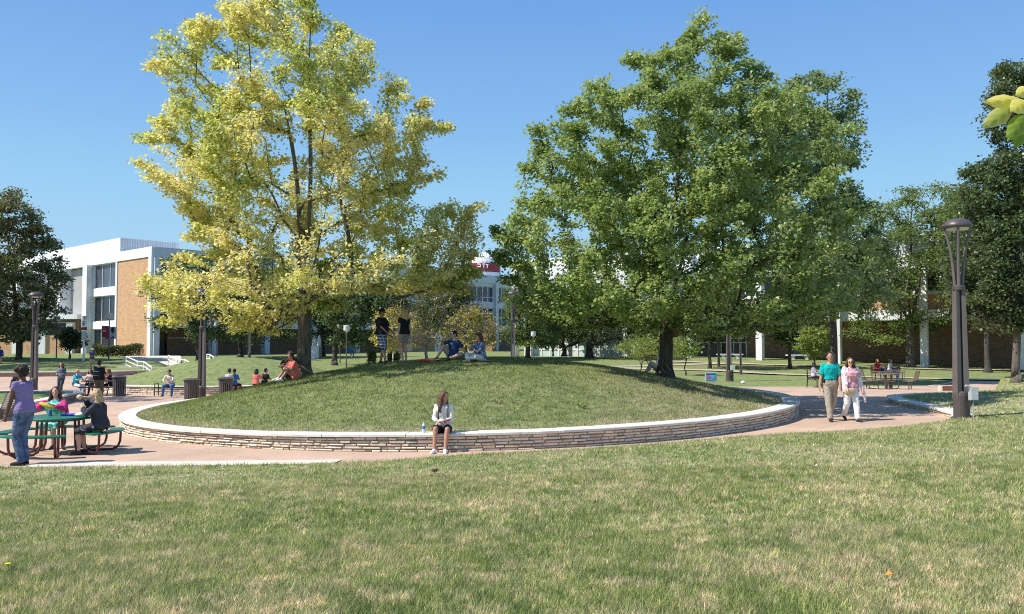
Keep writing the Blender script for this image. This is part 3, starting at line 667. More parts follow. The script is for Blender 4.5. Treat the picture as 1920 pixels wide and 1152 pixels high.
def bgtree(name, label, px, Y, env, leaves, L, pal, tr_, seed, fork=.25, gap=.1, cl=(1.1, .45), n=130, bk=None, lm=None, **kw):
    return tree(name, label, gb(px, Y), env, Y, leaves, L, pal, tr_, bk or BARKD, n_cl=n, seed=seed, clus=cl, fork=fork, gap=gap, lmat=lm or leaf_mat('fine leaves', .35, .1), **kw)
bgtree('locust_tree', 'dark locust tree against the shaded brick corner, left of the yellow maple', 372, 74, [(468, 325, 400), (500, 300, 460), (540, 275, 470), (580, 290, 480), (620, 300, 470), (640, 320, 450)], 16000, .24, PD + [(.07, .11, .03)], .16, 71, gap=.25)
bgtree('locust_tree', 'dark locust tree directly behind the yellow maple with forked trunk', 452, 80, [(480, 420, 560), (520, 400, 600), (570, 400, 600), (610, 410, 580), (640, 430, 540)], 15000, .25, PD + [(.07, .10, .03)], .2, 72)
bgtree('elm_tree', 'dark green tree between the yellow maple trunk and the man in black', 605, 82, [(500, 570, 640), (530, 560, 680), (570, 560, 700), (610, 570, 700), (640, 580, 690)], 12000, .26, PD, .25, 73)
bgtree('elm_tree', 'mid green tree with drooping boughs behind the man in black', 628, 70, [(510, 650, 760), (540, 620, 780), (580, 610, 760), (620, 620, 750), (642, 640, 720)], 15000, .22, [(.035, .07, .025), (.06, .11, .035), (.09, .15, .05)], .2, 74, bk=BARKD)
bgtree('small_yellow_tree', 'slim staked young tree with golden leaves between the standing man and woman', 738, 48, [(575, 715, 760), (600, 700, 790), (630, 695, 790), (650, 710, 775)], 3500, .14, [(.30, .32, .08), (.46, .41, .10), (.5, .38, .13)], .05, 75, cl=(.5, .3), n=60, bk=BARKL, fork=.35)
bgtree('bare_branch_tree', 'half bare little tree with orange and olive leaves on the mound crest', 800, 30.5, [(505, 780, 870), (530, 740, 900), (560, 725, 915), (590, 720, 925), (620, 725, 935), (645, 745, 930)], 3000, .08, [(.16, .17, .05), (.36, .30, .09), (.42, .28, .10), (.34, .2, .12)], .052, 76, cl=(.32, .12), n=210, bk=BARKL, fork=.2, gap=.0, twig=.017, leaders=[(.85, -.2, 0), (.75, .5, .2), (.8, .1, -.2)])
bgtree('orange_tree', 'golden orange tree behind the seated man in the cap', 870, 62, [(575, 860, 910), (595, 840, 930), (615, 835, 938), (640, 840, 930), (652, 860, 910)], 4500, .17, [(.20, .23, .07), (.36, .32, .09), (.44, .33, .11)], .14, 77, cl=(.9, .4), n=90, fork=.2, gap=.25)
bgtree('olive_tree', 'olive green tree behind the half bare tree', 845, 78, [(510, 810, 870), (540, 780, 890), (580, 770, 890), (620, 780, 880)], 9000, .24, [(.06, .09, .03), (.11, .13, .04), (.16, .17, .06)], .15, 78)
bgtree('light_green_tree', 'light green tree just right of the lamp beside the seated pair', 990, 76, [(515, 960, 1020), (545, 940, 1050), (585, 935, 1060), (620, 940, 1060), (645, 950, 1040)], 14000, .22, [(.06, .11, .03), (.11, .17, .04), (.18, .24, .06)], .2, 79, gap=.05)
bgtree('light_green_tree', 'green tree in the middle of the far lawn with a short straight trunk', 1058, 84, [(540, 1020, 1090), (570, 1000, 1110), (605, 1000, 1120), (640, 1015, 1100), (652, 1030, 1090)], 13000, .24, [(.045, .085, .025), (.08, .13, .035), (.12, .17, .05)], .2, 80, fork=.12)
bgtree('spreading_tree', 'dark tree with low wide spreading boughs before the pale glass wall', 1105, 78, [(540, 1080, 1180), (570, 1070, 1220), (600, 1075, 1240), (630, 1085, 1240), (645, 1095, 1200)], 12000, .22, [(.03, .055, .022), (.055, .085, .035), (.08, .11, .05)], .3, 81, fork=.12, gap=.25)
bgtree('dark_green_tree', 'dark tree filling the gap under the right half of the green maple', 1330, 66, [(560, 1300, 1370), (585, 1285, 1430), (610, 1290, 1420), (635, 1310, 1400)], 8000, .22, PD, .12, 82)
bgtree('dark_green_tree', 'dark low branched tree left of the tall white column', 1480, 66, [(560, 1440, 1540), (590, 1430, 1545), (625, 1445, 1530), (640, 1460, 1510)], 8000, .22, PD, .12, 83)
bgtree('small_shrub_tree', 'round little light green tree behind the man in teal', 1527, 52, [(612, 1505, 1550), (630, 1492, 1562), (650, 1490, 1562), (664, 1500, 1550)], 5000, .13, [(.11, .17, .035), (.2, .26, .05), (.3, .34, .08)], .045, 84, cl=(.4, .16), n=80, fork=.2, twig=.014, gap=.1)
bgtree('small_shrub_tree', 'thin multi stem shrub with light leaves left of the green maple trunk', 1212, 38, [(625, 1185, 1240), (640, 1160, 1290), (655, 1155, 1300), (668, 1170, 1290)], 4200, .085, [(.13, .2, .04), (.22, .3, .06), (.3, .36, .08)], .03, 85, cl=(.35, .12), n=90, fork=.08, twig=.012, leaders=[(.7, -.7, 0), (.7, .5, 0), (.75, .0, .2)])
bgtree('small_shrub_tree', 'low thin leaved shrub behind the crest, left of the light shrub', 1290 - 85, 45, [(632, 1170, 1215), (645, 1150, 1230), (660, 1160, 1225)], 1800, .1, [(.13, .2, .04), (.22, .3, .06)], .03, 86, cl=(.35, .12), n=40, fork=.1)
bgtree('small_shrub_tree', 'light green bushy tree just right of the green maple trunk', 1285, 58, [(630, 1262, 1300), (645, 1255, 1312), (662, 1262, 1305)], 2600, .15, [(.13, .2, .04), (.22, .3, .06)], .04, 87, cl=(.5, .2), n=40, fork=.1)
bgtree('small_lawn_tree', 'little round green tree before the doors of the white building', 132, 78, [(612, 118, 140), (625, 108, 156), (640, 106, 158), (650, 115, 150)], 4500, .2, [(.04, .075, .025), (.07, .11, .035)], .07, 88, cl=(.5, .3), n=60, fork=.3)
def hedge(label, x0, x1, Y, h, dep, n, pal, seed=3):
    rg = np.random.default_rng(seed); X = rg.uniform(x0, x1, n); Yy = Y + rg.uniform(-dep / 2, dep / 2, n)
    top = h * (.85 + .15 * np.sin(X * 2.1 + seed) * np.cos(X * .9)); Z = rg.random(n) ** .6 * top
    gz = np.array([G(a, b) for a, b in zip(X, Yy)]); cen = np.c_[X, Yy, gz + Z]; b0 = np.array([(x0 + x1) / 2, Y, G((x0 + x1) / 2, Y)])
    V = leaf_quads(cen, rg.normal(0, .6, (n, 3)), .13, 0, .4) - b0; p = np.array(pal); col = p[rg.integers(0, len(p), n)] * rg.uniform(.7, 1.3, (n, 1))
    r = empty('hedge', tuple(b0), label, 'hedge'); fast_mesh('foliage', V, 4, [leaf_mat('fine leaves', .35, .1)], np.repeat(col, 4, 0), r)
    mb = MB()
    for i in range(max(4, int((x1 - x0) / .5))):
        x = x0 + (x1 - x0) * (i + .5) / max(4, int((x1 - x0) / .5)); 
        for k in range(3): mb.tube([(x - b0[0], 0, -.05), (x - b0[0] + rg.uniform(-.2, .2), rg.uniform(-.2, .2), h * .8)], .015, 5)
    mb.build('stems', BARKD, r)
hedge('long clipped hedge under the brick wall of the white building', xat(178, 84), xat(266, 84), 84, 1.3, 1.6, 9000, [(.07, .09, .03), (.12, .12, .045), (.05, .07, .025)])
hedge('small square bush left of the standing man legs', xat(690, 72), xat(705, 72), 72, 1.2, 1, 1500, [(.10, .13, .035), (.15, .18, .05)], 4)
hedge('small square bush between the standing pair', xat(728, 72), xat(750, 72), 72, 1.2, 1, 1800, [(.10, .13, .035), (.15, .18, .05)], 5)
# close leafy twig reaching in at the upper right
def close_leaf(root, base, tip, wid, col, curl, seed):
    rd = random.Random(seed); B = Vector(base); T = Vector(tip); d = T - B; L = d.length; d.normalize(); s = d.cross(Vector((0, -1, .25))).normalized(); n = s.cross(d)
    mb = MB(); nu, nv = 14, 8; V = []
    for i in range(nu + 1):
        u = i / nu; hw = wid * (math.sin(math.pi * min(u * 1.02, 1) ** .75)) ** .8 * (1 - .15 * u)
        for j in range(nv + 1):
            v = j / nv * 2 - 1; z = -abs(v) ** 1.3 * hw * curl + .02 * L * math.sin(u * 22 - abs(v) * 5) * (1 - abs(v) * .3) - .10 * L * u * u
            p = B + d * (u * L) + s * (v * hw) + n * z; V.append(p)
    mb.add(V, [(i * (nv + 1) + j, i * (nv + 1) + j + 1, (i + 1) * (nv + 1) + j + 1, (i + 1) * (nv + 1) + j) for i in range(nu) for j in range(nv)])
    o = mb.build('leaf', leaf_mat('close leaves', .5, .08, under=0.0), root, smooth=True)
    ca = o.data.color_attributes.new('tint', 'FLOAT_COLOR', 'POINT')
    for i, c in enumerate(ca.data):
        u, v = (i // (nv + 1)) / nu, (i % (nv + 1)) / nv * 2 - 1; e = max(abs(v), u ** 3) ** 3; vein = .82 if (abs(v) < .1) else 1
        c.color = tuple(a * (1 - e) + b * e for a, b in zip(col[0], col[1])) + (1,)
    return o
lr = empty('leafy_branch', tuple(at(1990, 190, 1.95)), 'close leafy twig with yellow and green ovate leaves at the upper right corner', 'branch'); o0 = Vector(lr.location)
YL = ((.82, .74, .16), (.85, .78, .35)); GL = ((.36, .44, .12), (.66, .58, .3)); GD = ((.2, .3, .05), (.3, .42, .08))
for i, (bp, tp, w_, c_, cu, dy) in enumerate([((1912, 186), (1850, 188), .021, YL, .5, 0), ((1925, 190), (1898, 206), .022, YL, .3, -.02), ((1896, 202), (1846, 236), .022, GL, .35, .02), ((1922, 216), (1893, 262), .022, GD, .35, .0), ((1932, 228), (1905, 276), .022, GD, .2, .05), ((1935, 165), (1908, 176), .018, YL, .4, .04)]):
    close_leaf(lr, at(*bp, 1.95 + dy) - o0, at(*tp, 1.92 + dy) - o0, w_, c_, cu, i)
mb = MB(); mb.tube([at(1990, 190, 1.95) - o0, at(1950, 195, 1.95) - o0, at(1925, 200, 1.95) - o0, at(1896, 203, 1.96) - o0], [.004, .003, .002, .0015], 6)
mb.tube([at(1950, 195, 1.95) - o0, at(1930, 215, 1.95) - o0, at(1924, 220, 1.95) - o0], [.003, .002, .0015], 6); mb.build('twig', BARK, lr)

tree('shade_maple_tree', 'maple beyond the left edge that shades the far left lawn', (-48, 60, G(-48, 60)), [(170, -420, -230), (230, -480, -130), (300, -500, -90), (370, -480, -90), (440, -440, -130)], 60, 14000, .24, PG, .2, BARKD, n_cl=150, seed=91, clus=(.9, .4), lmat=leaf_mat('green maple leaves', .46, .16, under=.45))
tree('shade_maple_tree', 'maple beyond the left edge that shades the plaza by the kerb wall', (-29.5, 35, G(-29.5, 35) + .7), [(130, -420, -220), (200, -450, -170), (280, -460, -160), (350, -440, -160), (410, -380, -200)], 35, 12000, .18, PG, .14, BARKD, n_cl=130, seed=92, clus=(.6, .3), lmat=leaf_mat('green maple leaves', .46, .16, under=.45))

def weed(label, px, py, Y, col, h=.12, n=26):
    p_ = at(px, py, Y); z = H(p_.x, Y); rg = np.random.default_rng(int(px)); V = []
    for i in range(n):
        a = rg.uniform(0, 6.28); r = rg.uniform(.01, .05); t_ = rg.uniform(.05, .14); hh = h * rg.uniform(.5, 1.1); w_ = .008
        V += [(math.cos(a) * r - math.sin(a) * w_, math.sin(a) * r + math.cos(a) * w_, 0), (math.cos(a) * r + math.sin(a) * w_, math.sin(a) * r - math.cos(a) * w_, 0), (math.cos(a) * (r + t_ * .6) + w_, math.sin(a) * (r + t_ * .6), hh), (math.cos(a) * (r + t_), math.sin(a) * (r + t_), hh * .8)]
    o = fast_mesh('weed_tuft', np.array(V), 4, [leaf_mat('fine leaves', .35, .1)], np.tile(np.array([col]), (len(V), 1))); o.location = (p_.x, Y, z); tag(o, label, 'weed'); return o
weed('bright green weed tuft on the right front of the mound', 1092, 768, 19.5, (.26, .36, .09), .1, 22)
weed('pale grass tuft on the mound right of the seated girl', 935, 770, 19.6, (.42, .42, .2), .1, 20)
wd_ = weed('small weed with a yellow flower head at the left edge of the lawn', 16, 1026, 6.4, (.12, .2, .05), .05, 12)
m = MB(); m.lathe((0, 0, .06), [(.003, -.06), (.004, 0), (.02, .004), (.022, .012), (.004, .018)], 10); m.build('flower', mat('dandelion yellow', (.75, .55, .02), .8), wd_)


# ------------------------------------------------------------------ buildings
M_WHITE = mat('white painted concrete', (0.78, 0.79, 0.79), 0.7, 0.05, 0.8, 0.05, 20)
_t = M_WHITE.node_tree; _g = _t.nodes.new('ShaderNodeNewGeometry'); _m = _t.nodes.new('ShaderNodeMapping'); _m.inputs['Scale'].default_value = (1.5, 1.5, .12); _t.links.new(_g.outputs['Position'], _m.inputs[0])
_b = _t.nodes['Principled BSDF']; _o = _b.inputs['Base Color'].links[0].from_socket
_t.links.new(mixrgb(_t, _o, ramp(_t, tnoise(_t, _m.outputs[0], 1.6, 4, .7), [(.45, (1, 1, 1)), (.72, (.80, .78, .74))]), 1.0, 'MULTIPLY'), _b.inputs['Base Color'])
M_GREYSH = mat('pale grey and shaded white panel', (0.55, 0.60, 0.64), 0.6, 0.05, 0.5)  # grey of A's bands; on facade B and penthouse side, shade put into colour
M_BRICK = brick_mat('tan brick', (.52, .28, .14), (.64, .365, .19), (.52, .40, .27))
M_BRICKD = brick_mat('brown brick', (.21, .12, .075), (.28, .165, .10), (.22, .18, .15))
M_GLASS = mat('dark window glass', (0.018, 0.02, 0.028), 0.12, 0.6, 0.3, spec=0.4)
M_GLASSG = mat('blue grey window glass', (0.07, 0.08, 0.11), 0.12, 0.35, 0.25, spec=0.5)
M_GLASSR = mat('glass with painted grey reflection', (0.42, 0.44, 0.46), 0.4, 0.08, 0.5, spec=0.5)  # glass whose pale reflection is put into the base colour
M_PALEG = mat('pale green curtain glass', (0.50, 0.60, 0.57), 0.15, 0.15, 0.25, spec=0.5)
M_FRAME = mat('light window mullion', (0.66, 0.70, 0.72), 0.5, 0.04)
M_SOFFIT = mat('grey soffit', (0.35, 0.34, 0.33), 0.8, 0.1)
M_DOOR = mat('dark door', (0.03, 0.03, 0.035), 0.35, 0.2)
def frame(px, Y, deg):
    """facade frame: origin on the ground at photo column px and distance Y; U runs along deg (0 = +x), N faces the camera side."""
    U = (math.cos(R(deg)), math.sin(R(deg))); N = (U[1], -U[0])
    if N[1] > 0: N = (-N[0], -N[1])
    return ((xat(px, Y), Y), U, N)
def local(root, mb):
    l = root.location; mb.v = [(v[0] - l.x, v[1] - l.y, v[2] - l.z) for v in mb.v]; return mb
def window(root, Fr, u0, u1, z0, z1, d, muls, glass, fr=M_FRAME, rails=(), fw=.08, name='window'):
    m = MB(); m.fbox(Fr, u0, u0 + fw, d - .02, d + .10, z0, z1); m.fbox(Fr, u1 - fw, u1, d - .02, d + .10, z0, z1)
    m.fbox(Fr, u0 + fw, u1 - fw, d - .02, d + .095, z0, z0 + fw); m.fbox(Fr, u0 + fw, u1 - fw, d - .02, d + .095, z1 - fw, z1)
    for q in range(1, muls): u = u0 + (u1 - u0) * q / muls; m.fbox(Fr, u - fw * .5, u + fw * .5, d - .02, d + .09, z0 + fw, z1 - fw)
    for r_ in rails: m.fbox(Fr, u0 + fw, u1 - fw, d - .02, d + .083, r_ - .04, r_ + .04)
    w_ = local(root, m).build(name, fr, root)
    g = MB(); g.fbox(Fr, u0 + .02, u1 - .02, d - .03, d + .015, z0 + .02, z1 - .02); local(root, g).build('pane', glass, w_)
def part(root, name, m, mb, wuv=False): return local(root, mb).build(name, m, root, wuv=wuv)

# left: three storey building, lit facade A runs left, shaded facade B runs right to the domed end
CX, CY = xat(284, 90), 90.0
A = ((CX, CY), (-.743, .669), (-.669, -.743)); B = ((CX, CY), (.669, .743), (.743, -.669))
gz = 0.3; root = empty('campus_building', (CX, CY, 0.3), 'three storey white and tan brick building with a blue shaded side and small domed turret', 'building')
# solid core behind both facades
m = MB(); m.fbox(A, .5, 52, -16, -.6, 4.6, 11.4); part(root, 'core', M_SOFFIT, m)
m = MB(); m.fbox(B, .5, 62, -14, -.6, 4.6, 11.4); part(root, 'core', M_SOFFIT, m)
m = MB(); m.fbox(A, 0.0, 52, -.5, 0.12, 11.5, 12.6); m.fbox(A, .1, 52, -15.5, -.5, 12.3, 12.5); part(root, 'parapet', M_WHITE, m)
m = MB(); m.fbox(B, 0.12, 62, -.5, 0.10, 11.35, 12.58); m.fbox(B, .1, 62, -13.5, -.5, 12.28, 12.48); part(root, 'parapet', M_GREYSH, m)
m = MB(); m.fbox(A, .75, 8.9, -.5, 0.0, gz, 11.5); part(root, 'brick_wall', M_BRICK, m, True)
m = MB(); m.fbox(A, -.02, .75, -.6, .14, gz, 11.5); part(root, 'corner_pier', M_WHITE, m)
m = MB(); m.fbox(A, 8.9, 9.35, -.5, .10, gz, 11.5); part(root, 'pier', M_WHITE, m)
for z0, z1 in ((7.66, 8.62), (3.7, 4.6)): m = MB(); m.fbox(A, 9.35, 16.0, -.5, .06, z0, z1); part(root, 'floor_band', M_WHITE, m)
for z0, z1, gl in ((8.62, 11.5, M_GLASSG), (4.6, 7.66, M_GLASS), (.9, 3.7, M_GLASS)): window(root, A, 9.35, 16.0, z0, z1, -.3, 3, gl)
bays = [(17.3, 24.6), (25.4, 32.7), (33.5, 40.8), (41.6, 50)]
for u in (16.0, 24.6, 32.7, 40.8, 50): m = MB(); m.fbox(A, u, u + (1.3 if u == 16 else .8), -.6, .75, gz, 11.5); part(root, 'pier', M_WHITE, m)
for u0, u1 in bays:
    window(root, A, u0, u1, 8.85, 11.5, -.9, 6, M_GLASSR); window(root, A, u0, u1, 5.2, 7.6, -.9, 3, M_GLASS)
    m = MB(); m.fbox(A, u0, u1, -1.3, -.75, 8.25, 8.85); part(root, 'brick_wall', M_BRICK, m, True)
    for z0, z1 in ((7.6, 8.25), (3.9, 5.2)): m = MB(); m.fbox(A, u0, u1, -1.3, -.7, z0, z1); part(root, 'floor_band', M_GREYSH, m)
    window(root, A, u0, u1, gz, 3.9, -4.0, 4, M_GLASS, rails=(2.2,))
m = MB(); m.fbox(A, 8.2, 52, -7.0, .08, 12.62, 14.25); part(root, 'penthouse', M_WHITE, m)
m = MB()
for q in range(22): m.fbox(((A[0][0] + A[1][0] * 8.2, A[0][1] + A[1][1] * 8.2), B[1], B[2]), .1 + q * .3, .25 + q * .3, -.02, .06, 12.62, 14.15)
part(root, 'penthouse_cladding', M_GREYSH, m)
# shaded facade B
for i in range(10):
    s = i * 6.8 + (0 if i else .0)
    if s > 61: break
    m = MB(); m.fbox(B, s + .12, s + .75, -.6, .35, gz, 11.35); part(root, 'pier', M_GREYSH, m)
    if i == 9: break
    u0, u1 = s + .75, s + 6.92
    for z0, z1 in ((7.5, 8.3), (3.75, 4.55), (10.85, 11.35)): m = MB(); m.fbox(B, u0, u1, -.5, -.05, z0, z1); part(root, 'floor_band', M_GREYSH, m)
    window(root, B, u0, u1, 8.3, 10.85, -.35, 5, M_GLASSG, rails=(9.1,), fw=.14); window(root, B, u0, u1, 4.55, 7.5, -.35, 5, M_GLASS, rails=(5.3,), fw=.14)
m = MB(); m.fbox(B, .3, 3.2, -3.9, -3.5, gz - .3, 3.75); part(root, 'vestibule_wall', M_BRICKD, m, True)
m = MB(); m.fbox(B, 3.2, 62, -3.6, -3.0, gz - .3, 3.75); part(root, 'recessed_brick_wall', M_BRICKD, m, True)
m = MB(); m.fbox(B, 0.8, 62, -4, -.51, 3.76, 4.5); part(root, 'soffit', M_SOFFIT, m)
m = MB(); m.fbox(B, .9, 3.2, -3.4, -3.3, gz - .2, 2.4); part(root, 'door', M_DOOR, m)
m = MB(); m.fbox(B, 3.2, 62, -2.98, -2.9, 2.55, 2.72); part(root, 'ledge', M_SOFFIT, m)
# turret with dome
tc = Vector((-5.0, 139, 0)); m = MB(); m.lathe(tc, [(3.2, 11.5), (3.2, 13.7), (2.9, 13.7)], 28); part(root, 'turret', M_GREYSH, m)
M_REDB = mat('dark red band', (.24, .03, .035), .5, .1); m = MB(); m.lathe(tc, [(2.85, 13.65), (3.05, 13.8), (3.05, 15.15), (2.8, 15.2)], 28); rb = part(root, 'red_band', M_REDB, m)
m = MB(); m.lathe(tc, [(2.95, 15.1), (2.92, 15.5), (2.7, 16.1), (2.15, 16.6), (1.3, 17.0), (.5, 17.15), (.05, 17.17)], 28); part(root, 'dome', M_WHITE, m)
m = MB()   # the white characters left readable on the band: a hook, a T and a Y
def dm(a0, z0, a1, z1, w_=.09):
    p = lambda a, z: (tc.x + 3.09 * math.sin(R(a)), tc.y - 3.09 * math.cos(R(a)), z)
    m.tube([p(a0, z0), p(a1, z1)], w_, 5)
dm(-14, 14.95, -4, 14.95); dm(-4, 14.95, -4, 14.5); dm(-4, 14.5, -13, 14.5); dm(2, 14.95, 11, 14.95); dm(6.5, 14.95, 6.5, 14.4); dm(14, 14.95, 17, 14.65); dm(20, 14.95, 17, 14.65); dm(17, 14.65, 17, 14.3)
part(root, 'lettering', M_WHITE, m)

# low wing at far left
Wg = ((xat(-260, 104), 104 + 4), (.985, -.17), (-.17, -.985)); root = empty('low_wing', (Wg[0][0], Wg[0][1], .4), 'low brick wing with white piers behind the dark left tree', 'building')
m = MB(); m.fbox(Wg, 0, 28, -6, -.3, .2, 5.0); part(root, 'wall', M_BRICKD, m, True)
for i in range(8):
    m = MB(); m.fbox(Wg, i * 3.8, i * 3.8 + .9, -.3, .25, .2, 4.6); part(root, 'pier', M_WHITE, m)
    if i < 7: m = MB(); m.fbox(Wg, i * 3.8 + .9, i * 3.8 + 3.8, -.3, 0, .2, 2.9); part(root, 'brick_panel', M_BRICK, m, True); window(root, Wg, i * 3.8 + .9, i * 3.8 + 3.8, 2.9, 4.6, -.2, 2, M_GLASS)
m = MB(); m.fbox(Wg, -.3, 28.3, -6.2, .5, 5.0, 5.6); part(root, 'roof_slab', M_WHITE, m)

# right: two storey hall on white columns
E = ((17.34, 80.0), (.821, -.571), (-.571, -.821)); root = empty('colonnade_building', (17.34, 80, .5), 'long two storey building with tall white columns and recessed brick ground floor', 'building')
BZ = .35; sp = 6.81; i0, i1 = -3, 8
m = MB(); m.fbox(E, i0 * sp, i1 * sp, -16, -1.2, 4.0, 11.0); part(root, 'core', M_SOFFIT, m)
m = MB(); m.fbox(E, i0 * sp, i1 * sp, -1.2, .05, 8.3, 11.2); m.fbox(E, i0 * sp, i1 * sp, -15.9, -1.19, 11.0, 11.15); part(root, 'fascia', M_WHITE, m)
m = MB(); m.fbox(E, i0 * sp, i1 * sp, -4.5, .0, 4.02, 4.85); part(root, 'floor_band', M_WHITE, m)
for i in range(i0, i1 + 1):
    m = MB(); m.fbox(E, i * sp - .28, i * sp + .28, -.02, .72, BZ - .6, 11.0); part(root, 'column', M_WHITE, m)
    if i == i1: break
    u0, u1 = i * sp, (i + 1) * sp
    m = MB(); m.fbox(E, u0, u1, -1.0, -.6, 4.85, 6.15); part(root, 'brick_panel', M_BRICK, m, True)
    m = MB(); m.fbox(E, u0, u1, -1.1, -.45, 6.15, 6.4); part(root, 'sill_band', M_WHITE, m)
    window(root, E, u0 + .02, u1 - .02, 6.4, 8.3, -.9, 4, M_GLASSR if i < 0 else M_GLASSG)
    if i < -1: window(root, E, u0 + .02, u1 - .02, BZ - .4, 4.0, -1.5, 6, M_PALEG, fr=M_WHITE, rails=(1.3,), fw=.12)
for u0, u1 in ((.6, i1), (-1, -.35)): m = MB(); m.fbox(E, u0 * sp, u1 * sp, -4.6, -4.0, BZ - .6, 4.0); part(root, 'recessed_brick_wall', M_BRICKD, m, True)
window(root, E, -.35 * sp, .6 * sp, BZ - .4, 3.9, -4.0, 5, M_GLASS, rails=(2.1,), name='glass_entrance')
for u in (1.25, 1.62): m = MB(); m.fbox(E, u * sp, u * sp + 1.3, -3.98, -3.9, BZ - .3, 2.35); part(root, 'door', mat('grey door', (.2, .19, .185), .5), m)

# small lit brick building glimpsed between the trunks in the middle
Mf = ((xat(600, 118), 118.), (1., 0), (0, -1.)); root = empty('brick_annex', (Mf[0][0], 118, .6), 'low lit orange brick annex glimpsed between dark trunks behind the standing pair', 'building')
m = MB(); m.fbox(Mf, 0, 25, -8, -.4, .3, 5.2); part(root, 'wall', M_BRICKD, m, True)
for i in range(6):
    m = MB(); m.fbox(Mf, i * 4.1 + .8, i * 4.1 + 4.1, -.4, 0, .3, 3.4); part(root, 'brick_panel', M_BRICK, m, True)
    m = MB(); m.fbox(Mf, i * 4.1, i * 4.1 + .8, -.4, .2, .3, 5.2); part(root, 'pier', M_WHITE, m)

# ------------------------------------------------------------------ street furniture
M_BRONZE = mat('brown bronze paint', (.085, .066, .062), .42, .1, 3, spec=.5)
M_BRONZL = mat('greyish bronze paint', (.135, .112, .108), .5, .1, 3, spec=.5)
M_DARK = mat('near black metal', (.025, .022, .022), .5, .2)
M_STEEL = mat('galvanised grey', (.42, .44, .45), .45, .1, 6, spec=.5)
M_LENS = mat('frosted lamp lens', (.6, .58, .52), .3, .05)
def new_lamp(loc, label, h=5.0):
    k = h / 5.0; root = empty('street_lamp', loc, label, 'street lamp', 'tall bronze lamps with a flared dome head', sc=k)
    m = MB(); m.lathe((0, 0, 0), [(.24, -.6), (.24, .0), (.235, .03), (.185, .05), (.175, .58), (.16, .64), (.12, .68)], 20); m.build('base', M_BRONZE, root, smooth=False)
    for s in (-1, 1):
        m = MB(); m.loft([[(s * a, b, z) for a, b in ((.03, -w2 * .5), (w1, -w2 * .62), (w1, w2 * .62), (.03, w2 * .5))] for z, w1, w2 in ((.5, .15, .2), (3.2, .115, .16))]); m.build('shaft', M_BRONZL, root)
    m = MB(); m.box((0, 0, 1.85), (.05, .1, 2.7)); m.build('shaft_core', M_DARK, root)
    m = MB(); m.lathe((0, 0, 3.18), [(.13, 0), (.145, .02), (.145, .10), (.10, .14)], 16); m.build('collar', M_BRONZE, root)
    for q in range(4):
        a = R(45 + 90 * q + 20); c, s = math.cos(a), math.sin(a)
        m = MB(); m.tube([(c * r, s * r, z) for r, z in ((.08, 3.2), (.09, 3.5), (.12, 3.85), (.165, 4.2), (.225, 4.5), (.30, 4.78))], [.045, .043, .04, .036, .032, .028], 8); m.build('arm', M_BRONZL, root)
    m = MB(); m.cyl((0, 0), .035, .03, 3.3, 4.7, 8); m.build('stem', M_DARK, root)
    m = MB(); m.lathe((0, 0, 4.7), [(.05, -.02), (.26, .0), (.27, .05), (.05, .06)], 20); m.build('lens', M_LENS, root)
    m = MB(); m.lathe((0, 0, 4.74), [(.29, .0), (.35, .02), (.355, .06), (.32, .13), (.25, .19), (.14, .235), (.01, .25)], 28); m.build('dome_head', M_BRONZE, root, smooth=True)
    return root
lamp0 = new_lamp((xat(1799, 20.6), 20.6, H(11.1, 20.6) - .03), 'tallest nearest street lamp, with grey control box at its foot on the right', 5.0)
for px, Y, lab, top in ((380, 36.5, 'street lamp rising into the yellow maple, beside the trash cans', 0), (66, 45, 'street lamp at far left in front of the dark tree', 547), (468, 50, 'slim street lamp on the far green hill under the yellow maple', 590),
                   (962, 60, 'street lamp right of the seated pair in the centre background', 545), (1366, 51, 'street lamp on the lawn next to the blue yard sign', 0), (1347, 68, 'farther street lamp left of the one by the blue sign', 612), (1388, 60, 'street lamp behind the path, right of the one by the blue sign', 632)):
    x = xat(px, Y); z = H(x, Y) - .03; h = (at(px, top, Y).z - z) / 5 if top else 1.0
    copy_tree(lamp0, (x, Y, z), lab, sc=h)
def old_lamp(px, ytop, Y, lab, first=None):
    x = xat(px, Y); z = H(x, Y) - .05; h = at(px, ytop, Y).z - z
    if first: return copy_tree(first, (x, Y, z), lab, sc=h / 4.3)
    r = empty('drum_lamp', (x, Y, z), lab, 'street lamp', 'older lamps with a white drum head', sc=h / 4.3)
    m = MB(); m.cyl((0, 0), .065, .045, 0, 3.6, 8); m.build('pole', M_BRONZL, r)
    m = MB(); m.lathe((0, 0, 3.55), [(.05, 0), (.16, .12), (.25, .2)], 16); m.build('bowl', M_LENS, r)
    m = MB(); m.lathe((0, 0, 3.75), [(.25, 0), (.28, .02), (.28, .44), (.25, .48), (.05, .49)], 18); m.build('drum_head', mat('off white lamp drum', (.62, .6, .56), .5), r)
    return r
ol = old_lamp(107, 592, 76, 'drum lamp in front of the dark left tree')
for px, yt, Y, lab in ((205, 586, 76, 'drum lamp carrying the red banner'), (397, 599, 78, 'left drum lamp of the pair right of the lamp in the yellow maple'), (406, 603, 84, 'right drum lamp of the pair right of the lamp in the yellow maple'),
                       (638, 605, 72, 'drum lamp right of the yellow maple trunk'), (650, 609, 62, 'drum lamp nearest the man in black'), (1000, 621, 66, 'drum lamp under the light green tree'), (158, 591, 80, 'drum lamp behind the white sign pylon')):
    old_lamp(px, yt, Y, lab, ol)
